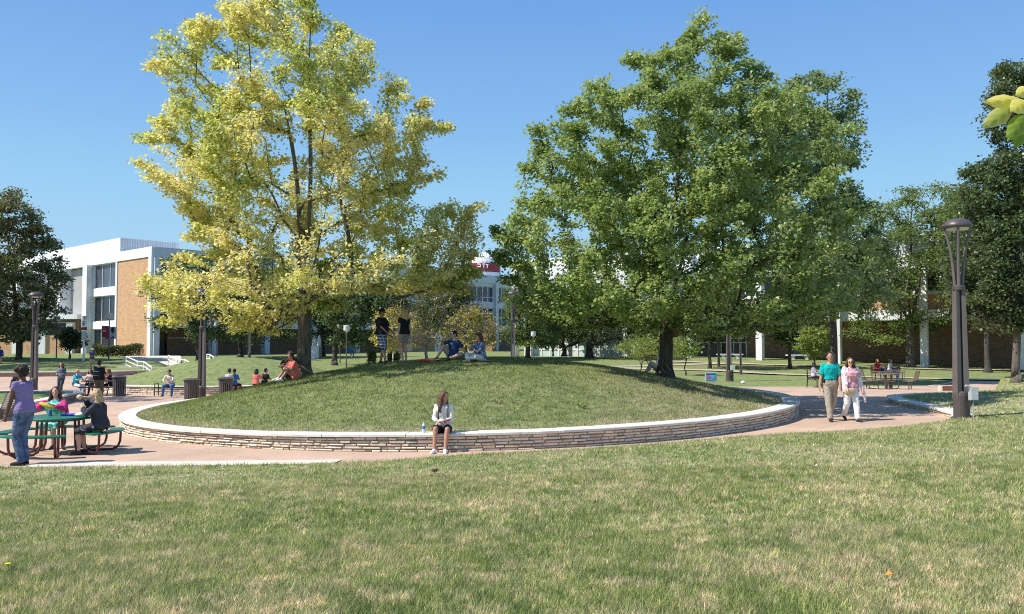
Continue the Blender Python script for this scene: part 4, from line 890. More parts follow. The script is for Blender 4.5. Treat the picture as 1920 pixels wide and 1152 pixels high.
# banners on the second drum lamp
def banner(label, x0, x1, y0, y1, Y, cols, marks):
    a = at(x0, y0, Y); b = at(x1, y1, Y); r = empty('banner', ((a.x + b.x) / 2, Y, b.z), label, 'banner')
    w_, h_ = b.x - a.x, a.z - b.z; m = MB()
    m.loft([[(-w_ / 2 + w_ * i / 6, -.02 + .03 * math.sin(i * 1.1), z) for i in range(7)] + [(w_ / 2 - w_ * i / 6, .01 + .03 * math.sin((6 - i) * 1.1), z) for i in range(7)] for z in (0, h_ * .5, h_)]); m.build('cloth', cols[0], r)
    m = MB()
    for u, v, du, dv in marks: m.box((w_ * (u - .5), -.07, h_ * v), (w_ * du, .02, h_ * dv))
    m.build('print', cols[1], r); return r
M_MAROON = mat('maroon banner', (.30, .03, .05), .7, .08); M_BLUEG = mat('grey blue banner', (.38, .48, .53), .7, .08); M_INK = mat('black ink', (.02, .02, .025), .6)
banner('maroon banner with small white print hung on a drum lamp', 191, 203.5, 611.5, 636, 75.9, (M_MAROON, M_WHITE), [(.35, .08, .5, .07), (.4, .55, .45, .03), (.4, .65, .5, .03), (.4, .83, .35, .025)])
bn = banner('grey blue banner with a dark oval figure beside the maroon one', 206, 217, 613, 636, 75.9, (M_BLUEG, M_INK), [(.35, .08, .2, .1), (.6, .14, .2, .16)])
m = MB(); m.ell((.02, -.07, .82), (.15, .02, .27)); m.build('oval', M_INK, bn)
# sign pylon
x = xat(158, 70); z = H(x, 70); r = empty('sign_pylon', (x, 70, z), 'white pylon sign with a black letter and a red band in front of the windows', 'sign')
tz = at(158, 601, 70).z - z; m = MB(); m.box((0, 0, tz * .28), (.13, .1, tz * .56)); m.build('post', M_WHITE, r)
m = MB(); m.box((-.02, 0, tz * .66), (.32, .12, tz * .22)); m.build('lower_panel', M_STEEL, r)
m = MB(); m.box((0, 0, tz * .81), (.42, .14, tz * .07)); m.build('red_band', M_MAROON, r)
m = MB(); m.box((0, 0, tz * .93), (.36, .13, tz * .17)); m.build('white_panel', M_WHITE, r)
zc = tz * .935; m = MB(); m.box((-.07, -.08, zc), (.05, .03, .34))
for q in (-1, 0, 1): m.box((.02, -.08, zc + q * .145), (.14, .03, .05))
m.build('letter', M_INK, r)
# white stair railings
def railing(label, pts, Y0, Y1):
    """pts: list of photo (x, y) of the top rail; posts drop to the ground."""
    P = [at(px, py, Y0 + (Y1 - Y0) * i / (len(pts) - 1)) for i, (px, py) in enumerate(pts)]; o_ = Vector((P[0].x, P[0].y, H(P[0].x, P[0].y))); r = empty('stair_railing', tuple(o_), label, 'railing', 'white stair railings')
    m = MB(); m.tube([p - o_ for p in P], .045, 6); m.build('top_rail', M_WHITE, r)
    for k in (.33, .66):
        m = MB(); m.tube([p - o_ - Vector((0, 0, k * .95)) for p in P], .035, 6); m.build('lower_rail', M_WHITE, r)
    for p in P: m = MB(); m.tube([p - o_, p - o_ - Vector((0, 0, 1.0))], .045, 6); m.build('post', M_WHITE, r)
railing('longest white stair railing, left of the others', [(237, 669), (258, 678), (270, 679), (285, 689)], 63, 58)
railing('white stair railing in the middle, above the bench man', [(316, 667), (333, 675), (347, 675), (356, 680)], 64, 60)
railing('short white railing peeking out right of the lamp post', [(388, 665), (393, 665), (401, 670)], 66, 63)
st = empty('steps', (xat(285, 60), 60, G(xat(285, 60), 60)), 'wide pale concrete steps between the white railings', 'steps')
for i in range(4): m = MB(); m.box((i * .1, .4 * i, .05 + .11 * i), (6.5, .42, .14 + .0 * i)); m.build('step', M_CONC, st)
# trash cans
def can(loc, lab):
    r = empty('trash_can', loc, lab, 'trash can', 'slatted bronze trash cans')
    m = MB(); m.cyl((0, 0), .235, .26, .04, .86, 20); m.build('liner', M_DARK, r)
    for q in range(22):
        a = 2 * math.pi * q / 22; m = MB(); m.box((.29 * math.cos(a), .29 * math.sin(a), .39), (.012, .048, .72), rz=a, ry=0); m.build('slat', M_BRONZL, r)
    for z, n_ in ((.05, 'lower_ring'), (.78, 'upper_ring')): m = MB(); m.lathe((0, 0, z), [(.275, -.03), (.305, -.03), (.305, .04 if z < .5 else .15), (.275, .04 if z < .5 else .15)], 24); m.build(n_, M_BRONZE, r)
    m = MB(); m.lathe((0, 0, .93), [(.27, 0), (.37, .005), (.375, .03), (.33, .05), (.2, .085), (.17, .07), (.02, .07)], 24); m.build('lid', M_BRONZE, r, smooth=False)
    return r
def gl(px, Y, dz=0.0): x = xat(px, Y); return (x, Y, G(x, Y) + dz)
c0 = can(gl(361, 35.2), 'trash can directly left of the lamp post rising into the maple')
copy_tree(c0, gl(425, 36.5), 'trash can half hidden by the mound, right of the lamp post')
copy_tree(c0, gl(226, 40.5), 'trash can beside the dark cafe table behind the blonde woman')
# electrical box by the nearest lamp
x, Y = xat(1822, 20.3), 20.3; z = H(x, Y); r = empty('control_box', (x, Y, z), 'small grey electrical box on a thin post at the foot of the nearest lamp', 'electrical box')
m = MB(); m.box((0, 0, .6), (.19, .12, .32)); m.build('box', M_STEEL, r); m = MB(); m.box((0, -.065, .6), (.165, .012, .29)); m.box((.06, -.075, .6), (.02, .02, .05)); m.build('door', mat('box door', (.5, .52, .53), .4), r)
m = MB(); m.cyl((-.01, 0), .014, .014, -.05, .45, 8); m.build('post', M_STEEL, r); m = MB(); m.tube([(-.03, 0, .44), (-.08, .0, .33), (-.1, 0, .18), (-.09, 0, -.02)], .014, 6); m.build('conduit', M_DARK, r)
m = MB(); m.tube([(-.07, 0, .77), (-.16, 0, .79), (-.19, 0, .79)], .03, 8); m.build('sensor', M_STEEL, r)
# blue yard sign
x, Y = xat(1332, 33), 33; a = at(1321, 699, Y); b = at(1343, 715.5, Y); r = empty('yard_sign', (x, Y, H(x, Y)), 'bright blue yard sign with white print and red emblem beyond the mound', 'sign'); zc = (a.z + b.z) / 2 - H(x, Y); ww, hh = b.x - a.x, a.z - b.z
m = MB(); m.box((0, 0, zc), (ww, .015, hh)); m.build('board', M_WHITE, r); m = MB(); m.box((0, -.012, zc), (ww * .9, .012, hh * .86)); m.build('blue_panel', mat('cyan blue print', (.02, .42, .72), .5), r)
m = MB(); m.box((0, -.02, zc + hh * .36), (ww * .86, .008, hh * .1)); m.build('top_stripe', mat('dark blue print', (.02, .07, .3), .5), r)
m = MB(); m.lathe((0, 0, 0), [(.001, 0), (.075, 0), (.075, .012), (.001, .012)], 16); m.v = [(v[0] - ww * .26, -.022 - v[2], v[1] + zc + hh * .04) for v in m.v]; m.build('emblem', mat('pink red print', (.6, .18, .28), .5), r)
m = MB()
for i, (u, v, l) in enumerate(((.14, .12, .5), (.14, .02, .45), (.14, -.1, .5), (-.1, -.22, .75), (-.1, -.32, .6))): m.box((ww * u, -.022, zc + hh * v), (ww * l, .008, hh * .035))
m.build('print', M_WHITE, r); m = MB()
for s in (-1, 1): m.cyl((s * ww * .3, .01), .006, .006, -.1, zc, 6)
m.build('stakes', M_STEEL, r)
# small green utility post, white ground light
r = empty('utility_marker', gb(1373, 50.5), 'short post with a small pale green box next to the lamp by the blue sign', 'utility post'); m = MB(); m.box((0, 0, .42), (.07, .07, .9)); m.build('post', M_DARK, r); m = MB(); m.box((0, 0, .82), (.24, .16, .3)); m.build('box', mat('pale green box', (.5, .62, .5), .5), r)
r = empty('ground_light', gb(1392, 48), 'tiny white ground light lying on the lawn right of the lamp', 'ground light'); m = MB(); m.lathe((0, 0, 0), [(.12, 0), (.14, .05), (.1, .12), (.03, .14)], 10); m.build('housing', M_WHITE, r)
# concrete benches by the colonnade
def cbench(loc, rz, lab):
    r = empty('concrete_bench', loc, lab, 'bench', 'white concrete benches along the colonnade', rz=rz)
    m = MB(); m.box((0, 0, .43), (2.35, .5, .1)); m.build('seat', M_WHITE, r)
    for s in (-.62, .62): m = MB(); m.loft([[(s + a * w_, b, z) for a, b in ((-1, -.2), (1, -.2), (1, .2), (-1, .2))] for z, w_ in ((0, .13), (.25, .1), (.38, .25))]); m.build('leg', M_WHITE, r)
    return r
b0 = cbench((xat(1368, 76), 76, G(xat(1368, 76), 76) + .05), 0, 'white concrete bench between the two left columns behind the lamps')
copy_tree(b0, (xat(1498, 75), 75, G(xat(1498, 75), 75) + .05), 'white concrete bench left of the column behind the man in teal')
copy_tree(b0, (xat(1762, 73), 73, G(xat(1762, 73), 73) + .05), 'shaded concrete bench just left of the nearest lamp pole', rz=R(-20))
copy_tree(b0, (xat(1845, 72), 72, G(xat(1845, 72), 72) + .05), 'shaded concrete bench under the person right of the nearest lamp', rz=R(-20))
# black backless bench with end frames, beneath the man in jeans
x, Y = xat(326, 41.0), 41.0; r = empty('metal_bench', (x, Y, G(x, Y)), 'black metal bench in front of the far stone wall with a man seated on it', 'bench')
m = MB()
for q in range(6): m.box((0, -.2 + q * .08, .44), (1.7, .055, .03))
m.build('seat', M_DARK, r)
for s in (-1, 1):
    m = MB(); m.tube([(s * .8, -.22, 0), (s * .8, -.22, .62), (s * .8, .22, .62), (s * .8, .22, 0)], .022, 6); m.build('leg', M_DARK, r)
# aluminium bench at left edge
x, Y = xat(4, 26.5), 26.5; r = empty('slatted_bench', (x, Y, G(x, Y)), 'pale slatted bench with curved back cut by the left edge of the view', 'bench', rz=R(-72))
m = MB()
for q in range(7): m.box((0, .25 + .02 * q, .5 + q * .06), (1.5, .03, .045), rx=R(-12))
m.build('backrest', mat('weathered bench slats', (.52, .48, .42), .7), r)
m = MB()
for q in range(6): m.box((0, -.2 + q * .08, .44), (1.5, .06, .03))
m.build('seat', MATS['weathered bench slats'], r)
for s in (-.7, .7): m = MB(); m.tube([(s, -.24, 0), (s, -.22, .42), (s, .2, .42), (s, .38, .95)], .025, 6); m.build('leg', M_BRONZE, r); m = MB(); m.tube([(s, .2, .42), (s, .3, 0)], .025, 6); m.build('leg', M_BRONZE, r)
# curved kerb walls and lawn islands on the left
ISL = [(-16.6, 24.5), (-17.2, 28), (-18.2, 32), (-19.3, 35.5), (-19.6, 37.3), (-20.4, 38.6), (-22.5, 39.2), (-27, 38.6), (-45, 36), (-45, 22), (-17, 21)]
def islz(x, y): return G(x, y) + .3 + .75 * min(1, max(0, (-19 - x) / 9)) * min(1, max(0, (39.5 - y) / 6))
sheet('left_lawn', ISL, 1.0, islz, M_LAWN2, 0.0, skirt=.7)
M_CURB = mat('brown stone kerb', (.30, .22, .17), .85, .2, 5, .3, 20)
def kerb(label, pts, h=.36, th=.32, zf=None):
    r = empty('kerb_wall', (pts[0][0], pts[0][1], G(*pts[0])), label, 'low wall', 'low kerb walls round the left lawns'); l = r.location; P = [Vector(p) for p in pts]
    for nm, m_, z0, z1, e in (('wall', M_CURB, -.1, h - .07, 0), ('coping', M_COPE, h - .07, h, .03)):
        m = MB(); rg = []
        for i, p in enumerate(P):
            d = (P[min(i + 1, len(P) - 1)] - P[max(i - 1, 0)]).normalized(); n = Vector((d.y, -d.x)); g = G(p.x, p.y); a = p + n * (.02 + e); b = p - n * (th + e)
            rg.append([(a.x - l.x, a.y - l.y, g + z0 - l.z), (a.x - l.x, a.y - l.y, g + z1 - l.z), (b.x - l.x, b.y - l.y, g + z1 - l.z), (b.x - l.x, b.y - l.y, g + z0 - l.z)])
        m.loft(rg); m.build(nm, m_, r)
kerb('low stone kerb wall round the near left lawn behind the table', ISL[:8][::-1])
NL = [(-60, 53), (-34, 56.5), (-31, 57.0), (-27.5, 57.6), (-25.5, 59), (-26, 63), (-30, 70), (-60, 80)]
sheet('back_left_lawn', NL, 2.0, lambda x, y: G(x, y) + .32, M_LAWN2, 0, skirt=.4)
kerb('long low brown kerb wall along the far left lawn', [(-60, 53), (-34, 56.5), (-31, 57.0), (-27.5, 57.6), (-25.7, 58.9)])
# dark cafe table of the far left group
def slab_table(px, Y, lab):
    x = xat(px, Y); r = empty('cafe_table', (x, Y, G(x, Y)), lab, 'table', rz=R(8))
    m = MB(); m.box((0, 0, .74), (1.5, .85, .05)); m.build('tabletop', mat('dark brown slab', (.07, .045, .045), .6), r)
    for s in (-1, 1):
        m = MB(); m.box((0, s * .72, .45), (1.5, .28, .05)); m.build('bench_seat', MATS['dark brown slab'], r)
        m = MB(); m.tube([(s * .55, -.72, 0), (s * .55, -.3, .7), (s * .55, .3, .7), (s * .55, .72, 0)], .03, 6); m.tube([(s * .55, -.8, .42), (s * .55, .8, .42)], .025, 6); m.build('leg', M_DARK, r)
slab_table(190, 41.5, 'dark brown picnic table with the far left group seated at it')
# mesh picnic table on the right
x, Y = xat(1664, 40), 40.0; r = empty('mesh_picnic_table', (x, Y, G(x, Y)), 'brown round picnic table with four wire mesh chairs beyond the right wall', 'picnic table')
M_MESH = bpy.data.materials.new('brown wire mesh'); M_MESH.use_nodes = True; t = M_MESH.node_tree; b_ = t.nodes['Principled BSDF']; b_.inputs['Base Color'].default_value = (.16, .11, .08, 1)
m = MB(); m.lathe((0, 0, .74), [(.02, -.02), (.45, -.02), (.46, .0), (.45, .02), (.02, .02)], 24); m.build('tabletop', M_BRONZL, r)
for s in (-1, 1): m = MB(); m.cyl((s * .13, 0), .06, .06, 0, .72, 10); m.build('pedestal', M_BRONZE, r)
for q in range(4):
    a = R(45 + 90 * q + 8); c, s = math.cos(a), math.sin(a); m = MB(); n = 11
    T = lambda u, rr, z: (c * rr - s * u, s * rr + c * u, z)
    for i in range(n):
        u = -.45 + .9 * i / (n - 1); m.tube([T(u, .72, .44), T(u, 1.1, .42), T(u, 1.2, .5), T(u, 1.3, .88)], .007, 4)
    for i in range(9):
        rr, z = np.interp(i / 8, [0, .45, .6, 1], [.72, 1.1, 1.2, 1.3]), np.interp(i / 8, [0, .45, .6, 1], [.44, .42, .5, .88]); m.tube([T(-.45, rr, z), T(.45, rr, z)], .007, 4)
    m.tube([T(-.46, .72, .44), T(-.46, 1.1, .42), T(-.46, 1.2, .5), T(-.46, 1.3, .89), T(.46, 1.3, .89), T(.46, 1.2, .5), T(.46, 1.1, .42), T(.46, .72, .44)], .018, 6); m.build('mesh_chair', M_MESH, r)
    for u in (-.25, .25): m = MB(); m.tube([T(u, .95, .42), T(u, .95, .05), T(u * .8, .8, .02), T(u * .5, .25, .02)], .025, 6); m.build('leg', M_BRONZE, r)
# bench holding the two girls farther back
def park_bench(px, Y, lab, rz=0):
    x = xat(px, Y); r = empty('park_bench', (x, Y, H(x, Y)), lab, 'bench', rz=rz)
    m = MB()
    for q in range(5): m.box((0, -.2 + q * .1, .45), (1.9, .07, .035))
    m.build('seat', M_BRONZE, r); m = MB()
    for q in range(4): m.box((0, .27, .55 + q * .1), (1.9, .03, .07))
    m.build('backrest', M_BRONZE, r)
    for s in (-.85, .85): m = MB(); m.tube([(s, -.22, 0), (s, -.22, .45), (s, .24, .45), (s, .27, .9)], .025, 6); m.tube([(s, .25, .45), (s, .28, 0)], .025, 6); m.build('leg', M_DARK, r)
    return r
park_bench(1662, 52, 'brown bench under the two girls behind the mesh picnic table')
park_bench(1522, 43.5, 'bench half hidden behind the man in teal', R(70))
# low brown planter kerb piece and pale slab right of the table
r = empty('planter_edge', (xat(1773, 37), 37, H(xat(1773, 37), 37) - .1), 'small brown brick edge beside the nearest lamp pole', 'brick edge'); m = MB(); m.box((0, 0, .15), (.55, .3, .34)); m.build('brick_face', mat('red brown brick edge', (.26, .12, .08), .8, .2), r); m = MB(); m.box((-.3, 0, .15), (.06, .32, .36)); m.build('side_cheek', M_CONC, r)
# utility cabinets near the far building
r = empty('utility_cabinet', gb(590, 78), 'white utility cabinet with grey side right of the yellow maple trunk', 'cabinet'); m = MB(); m.box((0, 0, .55), (1.0, .9, 1.15)); m.box((0, 0, 1.14), (1.06, .96, .05)); m.build('body', M_WHITE, r); m = MB(); m.box((.56, 0, .55), (.1, .86, 1.05)); m.build('side_panel', mat('slate side', (.14, .18, .19), .6), r)
for px, s in ((590, 1), (599, 1.1)):
    r = empty('bollard_light', gb(px, 80), 'small white bollard above the utility cabinet, %s one' % ('left' if px == 590 else 'right'), 'bollard', 'white bollards behind the cabinet'); m = MB(); m.lathe((0, 0, 0), [(.2, 0), (.2, 1.7), (.12, 1.85), (.1, 2.0), (.02, 2.05)], 10); m.build('post', M_WHITE, r)
# things on the mound
p = gb(803, 25.6); r = empty('folded_blanket', p, 'red edged tan blanket lying on the mound crest by the bare branch tree', 'blanket', rz=R(4))
m = MB(); m.loft([[(x_, y_, z_ + .015 * math.sin(x_ * 9 + y_ * 5)) for x_, y_, z_ in ((-.32 * a, -.25 * a, z), (.25 * a, -.28 * a, z), (.35 * a, .2 * a, z), (-.3 * a, .26 * a, z))] for a, z in ((1, 0), (1.02, .03), (.9, .06))]); m.build('red_cloth', mat('red cloth', (.5, .06, .035), .9, .15), r)
m = MB(); m.loft([[(.12 + x_ * a, y_ * a, z) for x_, y_ in ((-.2, -.22), (.24, -.2), (.26, .2), (-.2, .2))] for a, z in ((1, .05), (.95, .085))]); m.build('tan_cloth', mat('tan cloth', (.6, .42, .25), .9, .15), r)
# water bottle on the coping
x, Y = xat(795, 17.05), 17.05; r = empty('water_bottle', (x, Y, cap1(x, Y)), 'clear plastic water bottle with blue label on the wall beside the girl', 'bottle')
m = MB(); m.lathe((0, 0, 0), [(.028, 0), (.033, .01), (.033, .06), (.031, .075), (.033, .09), (.033, .13), (.026, .165), (.013, .185), (.013, .195)], 16); m.build('body', mat('clear bottle plastic', (.62, .72, .76), .15, .05, spec=.6), r, smooth=True)
m = MB(); m.lathe((0, 0, .07), [(.0335, 0), (.0345, .003), (.0345, .06), (.0335, .063)], 16); m.build('label', mat('blue label', (.08, .2, .5), .4), r); m = MB(); m.lathe((0, 0, .193), [(.015, 0), (.015, .02), (.002, .022)], 12); m.build('cap', M_WHITE, r)
# fallen leaves and a brown cone lying on the foreground lawn
for i, (px, py, Y, c, lab) in enumerate(((1665, 1085, 5.6, (.55, .24, .05), 'orange fallen leaf on the right of the foreground lawn'), (1530, 902, 11.5, (.6, .5, .35), 'pale tan fallen leaf in the middle right of the lawn'), (815, 892, 12.4, (.09, .05, .03), 'dark brown clod lying on the lawn below the seated girl'))):
    pt_ = at(px, py, Y); z = H(pt_.x, Y) + .055; m = MB(); s = .045 if i < 2 else .05
    if i < 2: m.add([(-s, 0, 0), (0, -s * .6, .01), (s * .4, -s * .9, .02), (s, 0, .0), (s * .5, s * .8, .025), (0, s * .5, .005)], [(0, 1, 5), (1, 2, 3), (1, 3, 5), (3, 4, 5)])
    else: m.ell((0, 0, -.01), (.045, .035, .026)); m.ell((.03, -.01, .0), (.028, .03, .02)); m.ell((-.03, .01, -.01), (.025, .02, .018))
    o = m.build('fallen_leaf' if i < 2 else 'dirt_clod', mat('litter %d' % i, c, .9, .3, 30), loc=(pt_.x, Y, z)); tag(o, lab, 'leaf' if i < 2 else 'clod')

# green round picnic table, nearest left
TX, TY = xat(118, 17.2), 17.2; r = empty('green_picnic_table', (TX, TY, G(TX, TY)), 'round green topped picnic table on looping maroon tube legs', 'picnic table')
M_GRN = mat('green coated steel', (.012, .15, .085), .4, .12, 5, spec=.5); M_MRN = mat('maroon tube', (.13, .035, .03), .35, .1, spec=.5)
m = MB(); m.lathe((0, 0, .74), [(.03, -.015), (.66, -.03), (.685, -.02), (.69, .0), (.68, .02), (.03, .02)], 48); m.build('tabletop', M_GRN, r)
for q in range(4):
    a0 = R(-90 + 90 * q); m = MB(); rg = []
    for i in range(13):
        a = a0 + R(-33 + 66 * i / 12); c, s = math.cos(a), math.sin(a); rg.append([(c * rr, s * rr, z) for rr, z in ((.93, .425), (.93, .455), (.95, .465), (1.17, .465), (1.2, .455), (1.2, .425))])
    m.loft(rg); m.build('bench_seat', M_GRN, r)
    for da in (-24, 24):
        a = a0 + R(da); c, s = math.cos(a), math.sin(a); m = MB()
        pth = [(1.13, .425), (1.12, .2), (1.08, .09), (.98, .035), (.8, .03), (.6, .03), (.5, .07), (.45, .18), (.43, .45), (.42, .71)]
        m.tube([(c * u, s * u, z) for u, z in pth], .026, 8, round_ends=False); m.build('leg', M_MRN, r)
m = MB(); m.tube([(.44 * math.cos(a), .44 * math.sin(a), .69) for a in (2 * math.pi * i / 24 for i in range(25))], .018, 6); m.build('ring_brace', M_MRN, r)
def on_table(name, lab, cat, px, dy, build):
    x = xat(px, TY + dy); r = empty(name, (x, TY + dy, G(TX, TY) + .762), lab, cat); build(r)
def b1(r): m = MB(); m.loft([[(a * x_, a * y_, z) for x_, y_ in ((-.2, -.13), (.2, -.13), (.2, .13), (-.2, .13))] for a, z in ((.9, 0), (1, .03), (.97, .03), (.88, .008))]); m.build('tray', mat('blue plastic tray', (.02, .05, .55), .4), r)
on_table('tray', 'bright blue tray on the green table', 'tray', 140, .12, b1)
def b2(r): m = MB(); m.ell((0, 0, .03), (.12, .09, .04)); m.ell((.04, -.02, .05), (.07, .06, .03)); m.build('paper', mat('white food wrap', (.75, .74, .7), .8, .1, 20, .4), r, smooth=True)
on_table('food_wrap', 'crumpled white food wrap at the right end of the green table', 'food wrap', 155, -.05, b2)
def b3(r): m = MB(); m.lathe((0, 0, 0), [(.03, 0), (.037, .01), (.04, .12), (.036, .13), (.01, .13)], 16); m.build('cup', mat('blue striped cup', (.1, .22, .38), .4, .6, 25), r)
on_table('drink_cup', 'blue striped drink cup in front of the woman in pink', 'cup', 98, .05, b3)
def b4(r): m = MB(); m.lathe((0, 0, 0), [(.026, 0), (.033, .012), (.033, .105), (.027, .12), (.01, .118)], 16); m.build('can', mat('dark soda can', (.07, .04, .1), .25, .6, 18, metal=.5), r)
on_table('soda_can', 'dark soda can held by the blonde woman', 'can', 158, .1, b4)

# ------------------------------------------------------------------ people
SK = {'light': mat('light skin', (.62, .38, .28), .5, .06, 8), 'tan': mat('tanned skin', (.46, .25, .165), .5, .06, 8), 'brown': mat('brown skin', (.17, .085, .055), .45, .08, 8), 'mid': mat('medium skin', (.38, .21, .14), .5, .06, 8)}
HR = {'dark': mat('dark brown hair', (.028, .016, .011), .5, .4, 25, .5, 60), 'black': mat('black hair', (.012, .01, .01), .45, .4, 25, .5, 60), 'brown': mat('brown hair', (.11, .05, .028), .5, .4, 25, .5, 60), 'blond': mat('blond hair', (.55, .38, .17), .5, .3, 25, .5, 60), 'red': mat('copper hair', (.28, .09, .03), .5, .4, 25, .5, 60), 'auburn': mat('auburn hair', (.13, .035, .02), .5, .4, 25, .5, 60), 'grey': mat('grey brown hair', (.16, .12, .09), .5, .4, 25, .5, 60)}
def cloth(name, c, var=.12, sc=6, c2=None): return mat(name, c, .9, var, sc, .35, 18, col2=c2)
def pattern_mat(name, base, alt, sc, kind='NOISE', th=.5, width=.04):
    if name in MATS: return MATS[name]
    m = bpy.data.materials.new(name); m.use_nodes = True; MATS[name] = m; t = m.node_tree; b = t.nodes['Principled BSDF']; b.inputs['Roughness'].default_value = .9
    tc = t.nodes.new('ShaderNodeTexCoord')
    if kind == 'PLAID':
        fs = []
        for ax in ((1, 0, 0), (0, 0, 1)):
            mp = t.nodes.new('ShaderNodeMapping'); mp.inputs['Rotation'].default_value = (0, R(90) if ax[2] else 0, 0); t.links.new(tc.outputs['Object'], mp.inputs[0])
            wv = t.nodes.new('ShaderNodeTexWave'); wv.inputs['Scale'].default_value = sc; t.links.new(mp.outputs[0], wv.inputs[0]); fs.append(wv.outputs['Fac'])
        mm = t.nodes.new('ShaderNodeMath'); mm.operation = 'MAXIMUM'; t.links.new(fs[0], mm.inputs[0]); t.links.new(fs[1], mm.inputs[1]); f = ramp(t, mm.outputs[0], [(.7, 0.0), (.85, 1.0)])
    else: f = ramp(t, tnoise(t, tc.outputs['Object'], sc, 3, .6), [(th - width, 0.0), (th + width, 1.0)])
    t.links.new(mixrgb(t, base, alt, f), b.inputs['Base Color']); return m
JEANS = pattern_mat('faded blue jeans', (.03, .06, .14), (.18, .245, .37), 8, th=.54, width=.2)

def ik(a, b, l1, l2, pole):
    a, b, pole = Vector(a), Vector(b), Vector(pole); d = b - a; L = min(d.length, (l1 + l2) * .999); d = d.normalized(); b = a + d * L
    x = (l1 * l1 - l2 * l2 + L * L) / (2 * L); h = math.sqrt(max(l1 * l1 - x * x, 0)); p = pole - d * pole.dot(d); p = p.normalized() if p.length > 1e-5 else d.orthogonal().normalized()
    return a + d * x + p * h, b
def ring(c, S, Fv, rx, ry, n=16, p=2.3):
    o_ = []
    for j in range(n):
        a = 2 * math.pi * j / n; ca, sa = math.cos(a), math.sin(a)
        o_.append(c + S * (rx * math.copysign(abs(ca) ** (2 / p), ca)) + Fv * (ry * math.copysign(abs(sa) ** (2 / p), sa)))
    return o_
def limb(mb, pts, rad, n=12): mb.tube(pts, rad, n, round_ends=True)
def hand(mb, wrist, d, nrm, side, s=1.0, curl=.5):
    """palm, four unequal bent fingers, thumb from the side of the palm near its base."""
    d = d.normalized(); nrm = (nrm - d * nrm.dot(d)).normalized(); sd = d.cross(nrm) * side
    mb.loft([ring(wrist + d * (u * s), sd, nrm, rx * s, ry * s, 12) for u, rx, ry in ((-.02, .024, .018), (.01, .028, .018), (.05, .039, .016), (.085, .04, .014), (.1, .034, .011))])
    for k, (off, L) in enumerate(((.028, .068), (.0095, .078), (-.0095, .072), (-.028, .056))):
        p = wrist + d * (.09 * s) + sd * (off * s); q = [p - d * .01]; dd = d.copy(); r_ = []
        for j, f in enumerate((.45, .32, .23)):
            c = curl * (.5 + .45 * j) + .06 * k; dd = (dd * math.cos(c * .6) - nrm * math.sin(c * .6)).normalized(); p = p + dd * (L * s * f); q.append(p)
        mb.tube(q, [.0095 * s, .009 * s, .0085 * s, .0075 * s], 8, round_ends=True)
    p = wrist + d * (.025 * s) + sd * (.026 * s); t1 = (d * .6 + sd * .75 - nrm * .25).normalized(); t2 = (d * .9 + sd * .25 - nrm * .3).normalized()
    mb.tube([p, p + t1 * (.036 * s), p + t1 * (.036 * s) + t2 * (.028 * s)], [.013 * s, .011 * s, .009 * s], 8, round_ends=True)

